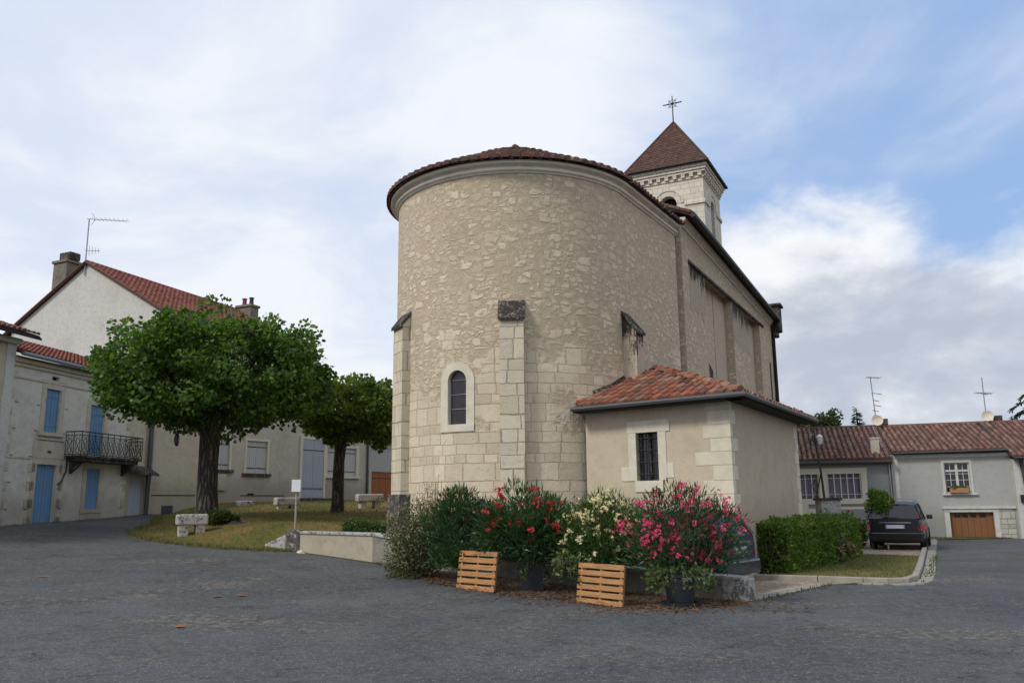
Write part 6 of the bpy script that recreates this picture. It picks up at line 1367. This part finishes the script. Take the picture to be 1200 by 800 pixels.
# ------------------------------------------------------------------ cars
def car(label, loc, heading, paint, length=4.1, width=1.74, height=1.5, name='parked_car', bars=True, tall=True):
    """rear end at local y=0, front at +y; local x to the right"""
    t = thing(name, label, 'car', loc, R_(heading)); hw = width / 2
    st_ = [(0.0, .86, .34, .52, .96), (.10, .95, .26, .60, .99), (.35, 1., .22, .62, 1.0), (1.2, 1., .2, .62, .98), (2.4, 1., .2, .60, .94), (3.0, .99, .2, .58, .90), (3.6, .96, .22, .56, .78), (3.95, .88, .26, .5, .68), (4.1, .74, .34, .46, .6)]
    b = MB(); rings = []
    for y, wf_, zb, zm, zt in st_:
        y = y * length / 4.1; h = hw * wf_; rings.append([(-h * .9, y, zb), (-h, y, zb + .14), (-h, y, zm), (-h * .985, y, (zm + zt) / 2 + .04), (-h * .93, y, zt), (0, y, zt + .03), (h * .93, y, zt), (h * .985, y, (zm + zt) / 2 + .04), (h, y, zm), (h, y, zb + .14), (h * .9, y, zb), (0, y, zb - .02)])
    m_ = 12
    for r0, r1 in zip(rings, rings[1:]):
        bse = len(b.v); b.v += r0 + r1; b.f += [tuple(bse + q for q in (k, (k + 1) % m_, m_ + (k + 1) % m_, m_ + k)) for k in range(m_)]
    b.add(rings[0], [tuple(range(m_))]); b.add(rings[-1], [tuple(range(m_))[::-1]]); body = b.build('body', paint, t, world=False, smooth=False, bevel=.03)
    k = length / 4.1; H = height
    cab = [(.03, .985, .84, .985, .93), (.32, H - .07, .70, 0, 0), (.62, H, .69, 0, 0), (1.7, H, .69, 0, 0), (2.25, H - .08, .67, 0, 0), (3.0, .93, .86, 0, 0)]
    def cr_(y, z, wf_): return [(-hw * wf_, y * k, z), (hw * wf_, y * k, z)]
    A = [(.05, .97), (.05, .97)]
    prof_top = [(.30, H - .09), (.6, H), (1.7, H), (2.2, H - .07)]; prof_bot = [(.05, .98), (.6, .98), (1.9, .955), (3.05, .91)]
    rf_ = MB()
    for (y0, z0), (y1, z1) in zip(prof_top, prof_top[1:]):
        n = 7
        for i in range(n):
            u0, u1 = -1 + 2 * i / n, -1 + 2 * (i + 1) / n; f0 = lambda y, z, u: (u * hw * .74, y * k, z + .045 * (1 - u * u) + .01)
            rf_.quad(f0(y0, z0, u0), f0(y0, z0, u1), f0(y1, z1, u1), f0(y1, z1, u0))
    for s_ in (-1, 1):
        for (y0, z0), (y1, z1) in zip(prof_top, prof_top[1:]): rf_.quad((s_ * hw * .74, y0 * k, z0 + .012), (s_ * hw * .74, y1 * k, z1 + .012), (s_ * hw * .765, y1 * k, z1 - .05), (s_ * hw * .765, y0 * k, z0 - .05))
        rf_.tube([(s_ * hw * .92, .06, .98), (s_ * hw * .75, .31 * k, H - .07)], [.05, .035], 6); rf_.tube([(s_ * hw * .90, 3.05 * k, .91), (s_ * hw * .75, 2.2 * k, H - .06)], .03, 6); rf_.tube([(s_ * hw * .915, 1.45 * k, .96), (s_ * hw * .765, 1.4 * k, H - .03)], .03, 6)
    rf_.build('roof', paint, t, world=False, smooth=False)
    gl_ = MB()
    gl_.quad((-hw * .9, .055, .985), (hw * .9, .055, .985), (hw * .74, .30 * k, H - .07), (-hw * .74, .30 * k, H - .07)); gl_.build('rear_window', 'glass', t, world=False)
    gl_ = MB(); gl_.quad((-hw * .9, 3.05 * k, .91), (hw * .9, 3.05 * k, .91), (hw * .74, 2.2 * k, H - .05), (-hw * .74, 2.2 * k, H - .05)); gl_.build('windscreen', 'glass', t, world=False)
    for s_ in (-1, 1): gl_ = MB(); gl_.poly([(s_ * hw * .91, .08, .985), (s_ * hw * .91, 1.9 * k, .955), (s_ * hw * .895, 3.0 * k, .915), (s_ * hw * .755, 2.2 * k, H - .06), (s_ * hw * .76, 1.7 * k, H - .03), (s_ * hw * .76, .6 * k, H - .03), (s_ * hw * .755, .32 * k, H - .08)]); gl_.build('side_window', 'glass', t, world=False)
    for s_ in (-1, 1):
        for y in (.78 * k, 3.25 * k):
            q = MB(); prof = [(.20, -.1), (.31, -.1), (.325, -.06), (.325, .06), (.31, .1), (.2, .1)]; n = 24; vs = []
            for r_, x in prof:
                for i in range(n): a = 2 * PI * i / n; vs.append((s_ * (hw - .09) + x, y + r_ * math.cos(a), .325 + r_ * math.sin(a)))
            q.add(vs, [(j * n + i, j * n + (i + 1) % n, ((j + 1) % 6) * n + (i + 1) % n, ((j + 1) % 6) * n + i) for j in range(6) for i in range(n)]); wh = q.build('wheel', 'rubber', t, world=False)
            q = MB(); 
            for i in range(5): a = 2 * PI * i / 5; q.add([(s_ * (hw - .02), y + .2 * math.cos(a - .25), .325 + .2 * math.sin(a - .25)), (s_ * (hw - .02), y + .2 * math.cos(a + .25), .325 + .2 * math.sin(a + .25)), (s_ * (hw - .03), y + .03 * math.cos(a + .5), .325 + .03 * math.sin(a + .5)), (s_ * (hw - .03), y + .03 * math.cos(a - .5), .325 + .03 * math.sin(a - .5))], [(0, 1, 2, 3)])
            q.build('rim', 'galv', wh, world=False)
        q = MB(); q.box(s_ * hw * .985 - .02, s_ * hw * .985 + .02 * 1, .02, .1, .60, .74); 
        tl = MB(); x0, x1 = sorted((s_ * hw * .80, s_ * hw * 1.0)); tl.add([(x0, -.012, .62), (x1, .07, .62), (x1, .09, .80), (x0, .0, .80), (x0, .10, .62), (x1, .16, .62), (x1, .16, .80), (x0, .1, .80)], [(0, 1, 2, 3), (4, 5, 6, 7), (0, 1, 5, 4), (1, 2, 6, 5), (2, 3, 7, 6), (3, 0, 4, 7)]); tl.build('tail_light', 'lamp_red', t, world=False)
        tl = MB(); x0, x1 = sorted((s_ * hw * .86, s_ * hw * .955)); tl.add([(x0, -.0 + .03, .98), (x1, .05, .98), (x1 - s_ * .07, .2, 1.22), (x0 - s_ * .07, .17, 1.22), (x0, .12, .98), (x1, .14, .98), (x1 - s_ * .07, .26, 1.22), (x0 - s_ * .07, .26, 1.22)], [(0, 1, 2, 3), (4, 5, 6, 7), (0, 1, 5, 4), (1, 2, 6, 5), (2, 3, 7, 6), (3, 0, 4, 7)]); tl.build('tail_light', 'lamp_red', t, world=False)
        mi = MB(); x0 = s_ * (hw + .0); xx = sorted((s_ * (hw - .02), s_ * (hw + .17))); mi.box(xx[0], xx[1], 2.62 * k, 2.72 * k, .93, 1.08); mi.build('wing_mirror', paint, t, world=False, bevel=.03)
    q = MB(); q.box(-hw * .55, hw * .55, -.035, .0, .85, .875); q.build('chrome_strip', 'chrome', t, world=False)
    q = MB(); q.box(-.28, .28, -.045, -.0, .68, .79); pl = q.build('number_plate', 'plate', t, world=False)
    q = MB()
    for s_ in (-1, 1): q.box(s_ * .262 - .018, s_ * .262 + .018, -.048, -.0452, .68, .79)
    q.build('blue_strip', 'blue', pl, world=False)
    q = MB(); q.add([(-hw * .9, -.08, .30), (hw * .9, -.08, .30), (hw * .97, .1, .30), (-hw * .97, .1, .30), (-hw * .88, -.09, .55), (hw * .88, -.09, .55), (hw * 1.01, .1, .57), (-hw * 1.01, .1, .57)], [(0, 3, 2, 1), (4, 5, 6, 7), (0, 1, 5, 4), (1, 2, 6, 5), (2, 3, 7, 6), (3, 0, 4, 7)]); q.build('bumper', paint, t, world=False, bevel=.03)
    q = MB(); q.tube([(.05, .03, 1.02), (-.32, .06, 1.03), (-.36, .05, 1.05)], .012, 5); q.build('wiper', 'rubber', t, world=False)
    q = MB(); q.box(-.13, .13, .27, .33, H - .05, H - .02); q.build('brake_light', 'lamp_red', t, world=False)
    if bars:
        for y in (.75, 1.75):
            q = MB(); q.box(-hw * .72, hw * .72, y * k, (y + .07) * k, H + .10, H + .14)
            for s_ in (-1, 1): q.box(s_ * hw * .7 - .05, s_ * hw * .7 + .05, (y - .02) * k, (y + .1) * k, H - .02, H + .099)
            q.build('roof_bar', 'galv', t, world=False)
    return t
car('black hatchback with roof bars parked beyond the kerbed lawn, seen from behind', (12.22, 27.6, .02), -28, 'car_black', height=1.48, width=1.68)
car('dark blue hatchback almost hidden behind the pink oleander', (4.05, 15.62, .01), 50.5, 'car_blue', bars=False, height=1.42, width=1.66)

# ------------------------------------------------------------------ trees beyond the roofs
def far_tree(label, x, y, z0, r, h, n, mt, seed, name='tree', cat='tree', ls=.16):
    rs = np.random.RandomState(seed); rg_ = random.Random(seed); t = thing(name, label, cat, (x, y, z0), 0, 'trees beyond the right-hand roofs'); b = MB(); b.tube([(x, y, z0 - .2), (x + .1, y, z0 + h * .5), (x, y, z0 + h * .9)], [.2, .13, .04], 8)
    for k in range(8): a = rg_.uniform(0, 6.28); zz_ = z0 + h * rg_.uniform(.35, .8); b.tube([(x, y, zz_), (x + r * .8 * math.cos(a), y + r * .8 * math.sin(a), zz_ + r * .5)], [.06, .02], 5)
    b.build('trunk', 'bark', t); nc = 34; cc_ = ball(rs, nc) * np.array([r, r, h * .36]) + np.array([x, y, z0 + h * .62]); idx = rs.randint(0, nc, n); off = ball(rs, n) * r * .32; P = cc_[idx] + off; D = off + rs.normal(size=P.shape) * .4; V, m = leaves(rs, P, D, rs.uniform(.7, 1.2, n) * ls, ls * .8, 'round'); leafmesh('crown', V, m, mt, t)
far_tree('yellowish leafy tree behind the tiled roof, next to the sacristy eave', 17.2, 49.5, 0, 1.7, 7.15, 8000, 'leaf_far', 71)
far_tree('yellow-green leafy tree behind the tiled roof, right of the first one', 18.9, 49., 0, 1.3, 6.95, 7000, 'leaf_far', 72)
def conifer(label, x, y, z0, h, r, n, seed, droop=.3, trunk=True):
    rs = np.random.RandomState(seed); t = thing('conifer', label, 'tree', (x, y, z0)); b = MB(); b.tube([(x, y, z0 - .2), (x, y, z0 + h)], [.18 + h * .01, .02], 7); Ps = []; Ds = []
    nb_ = int(h * 9)
    for k in range(nb_):
        f_ = rs.uniform(.12, 1.); z = z0 + h * f_; a = rs.uniform(0, 2 * PI); ln = r * (1 - f_) ** .8 * rs.uniform(.75, 1.1) + .08; o_ = Vector((math.cos(a), math.sin(a), 0)); e = Vector((x, y, z)) + o_ * ln + Vector((0, 0, -droop * ln)); s0 = Vector((x, y, z)); mid = s0.lerp(e, .5) + Vector((0, 0, .12 * ln)); b.tube([s0, mid, e], [.035, .02, .006], 4)
        m_ = max(5, int(n * ln / (r * nb_ * .5)))
        for i in range(m_): u = rs.uniform(.1, 1); q = s0.lerp(mid, u * 2) if u < .5 else mid.lerp(e, u * 2 - 1); sd2 = Vector((-o_.y, o_.x, 0)) * rs.choice([-1, 1]); Ps.append(tuple(q + sd2 * rs.uniform(0, .22) * ln * (1.1 - u) + Vector((0, 0, rs.normal() * .04)))); Ds.append(tuple(np.array(o_) * .6 + np.array(sd2) * .8 + np.array([0, 0, -droop - .2]) + rs.normal(size=3) * .25))
    b.build('trunk', 'bark', t); V, m = leaves(rs, np.array(Ps), np.array(Ds), rs.uniform(.7, 1.2, len(Ps)) * .24, .035 + .01 * r, 'long'); leafmesh('foliage', V, m, 'leaf_conifer', t)
conifer('small dark pointed conifer peeping over the ridge between the two leafy trees and the dish', 19.45, 47.5, 0, 6.7, 1.1, 3000, 81, .15)
conifer('tall dark drooping conifer at the right border behind the pale house', 29.9, 45., 0, 14.5, 4.9, 22000, 82, .45)
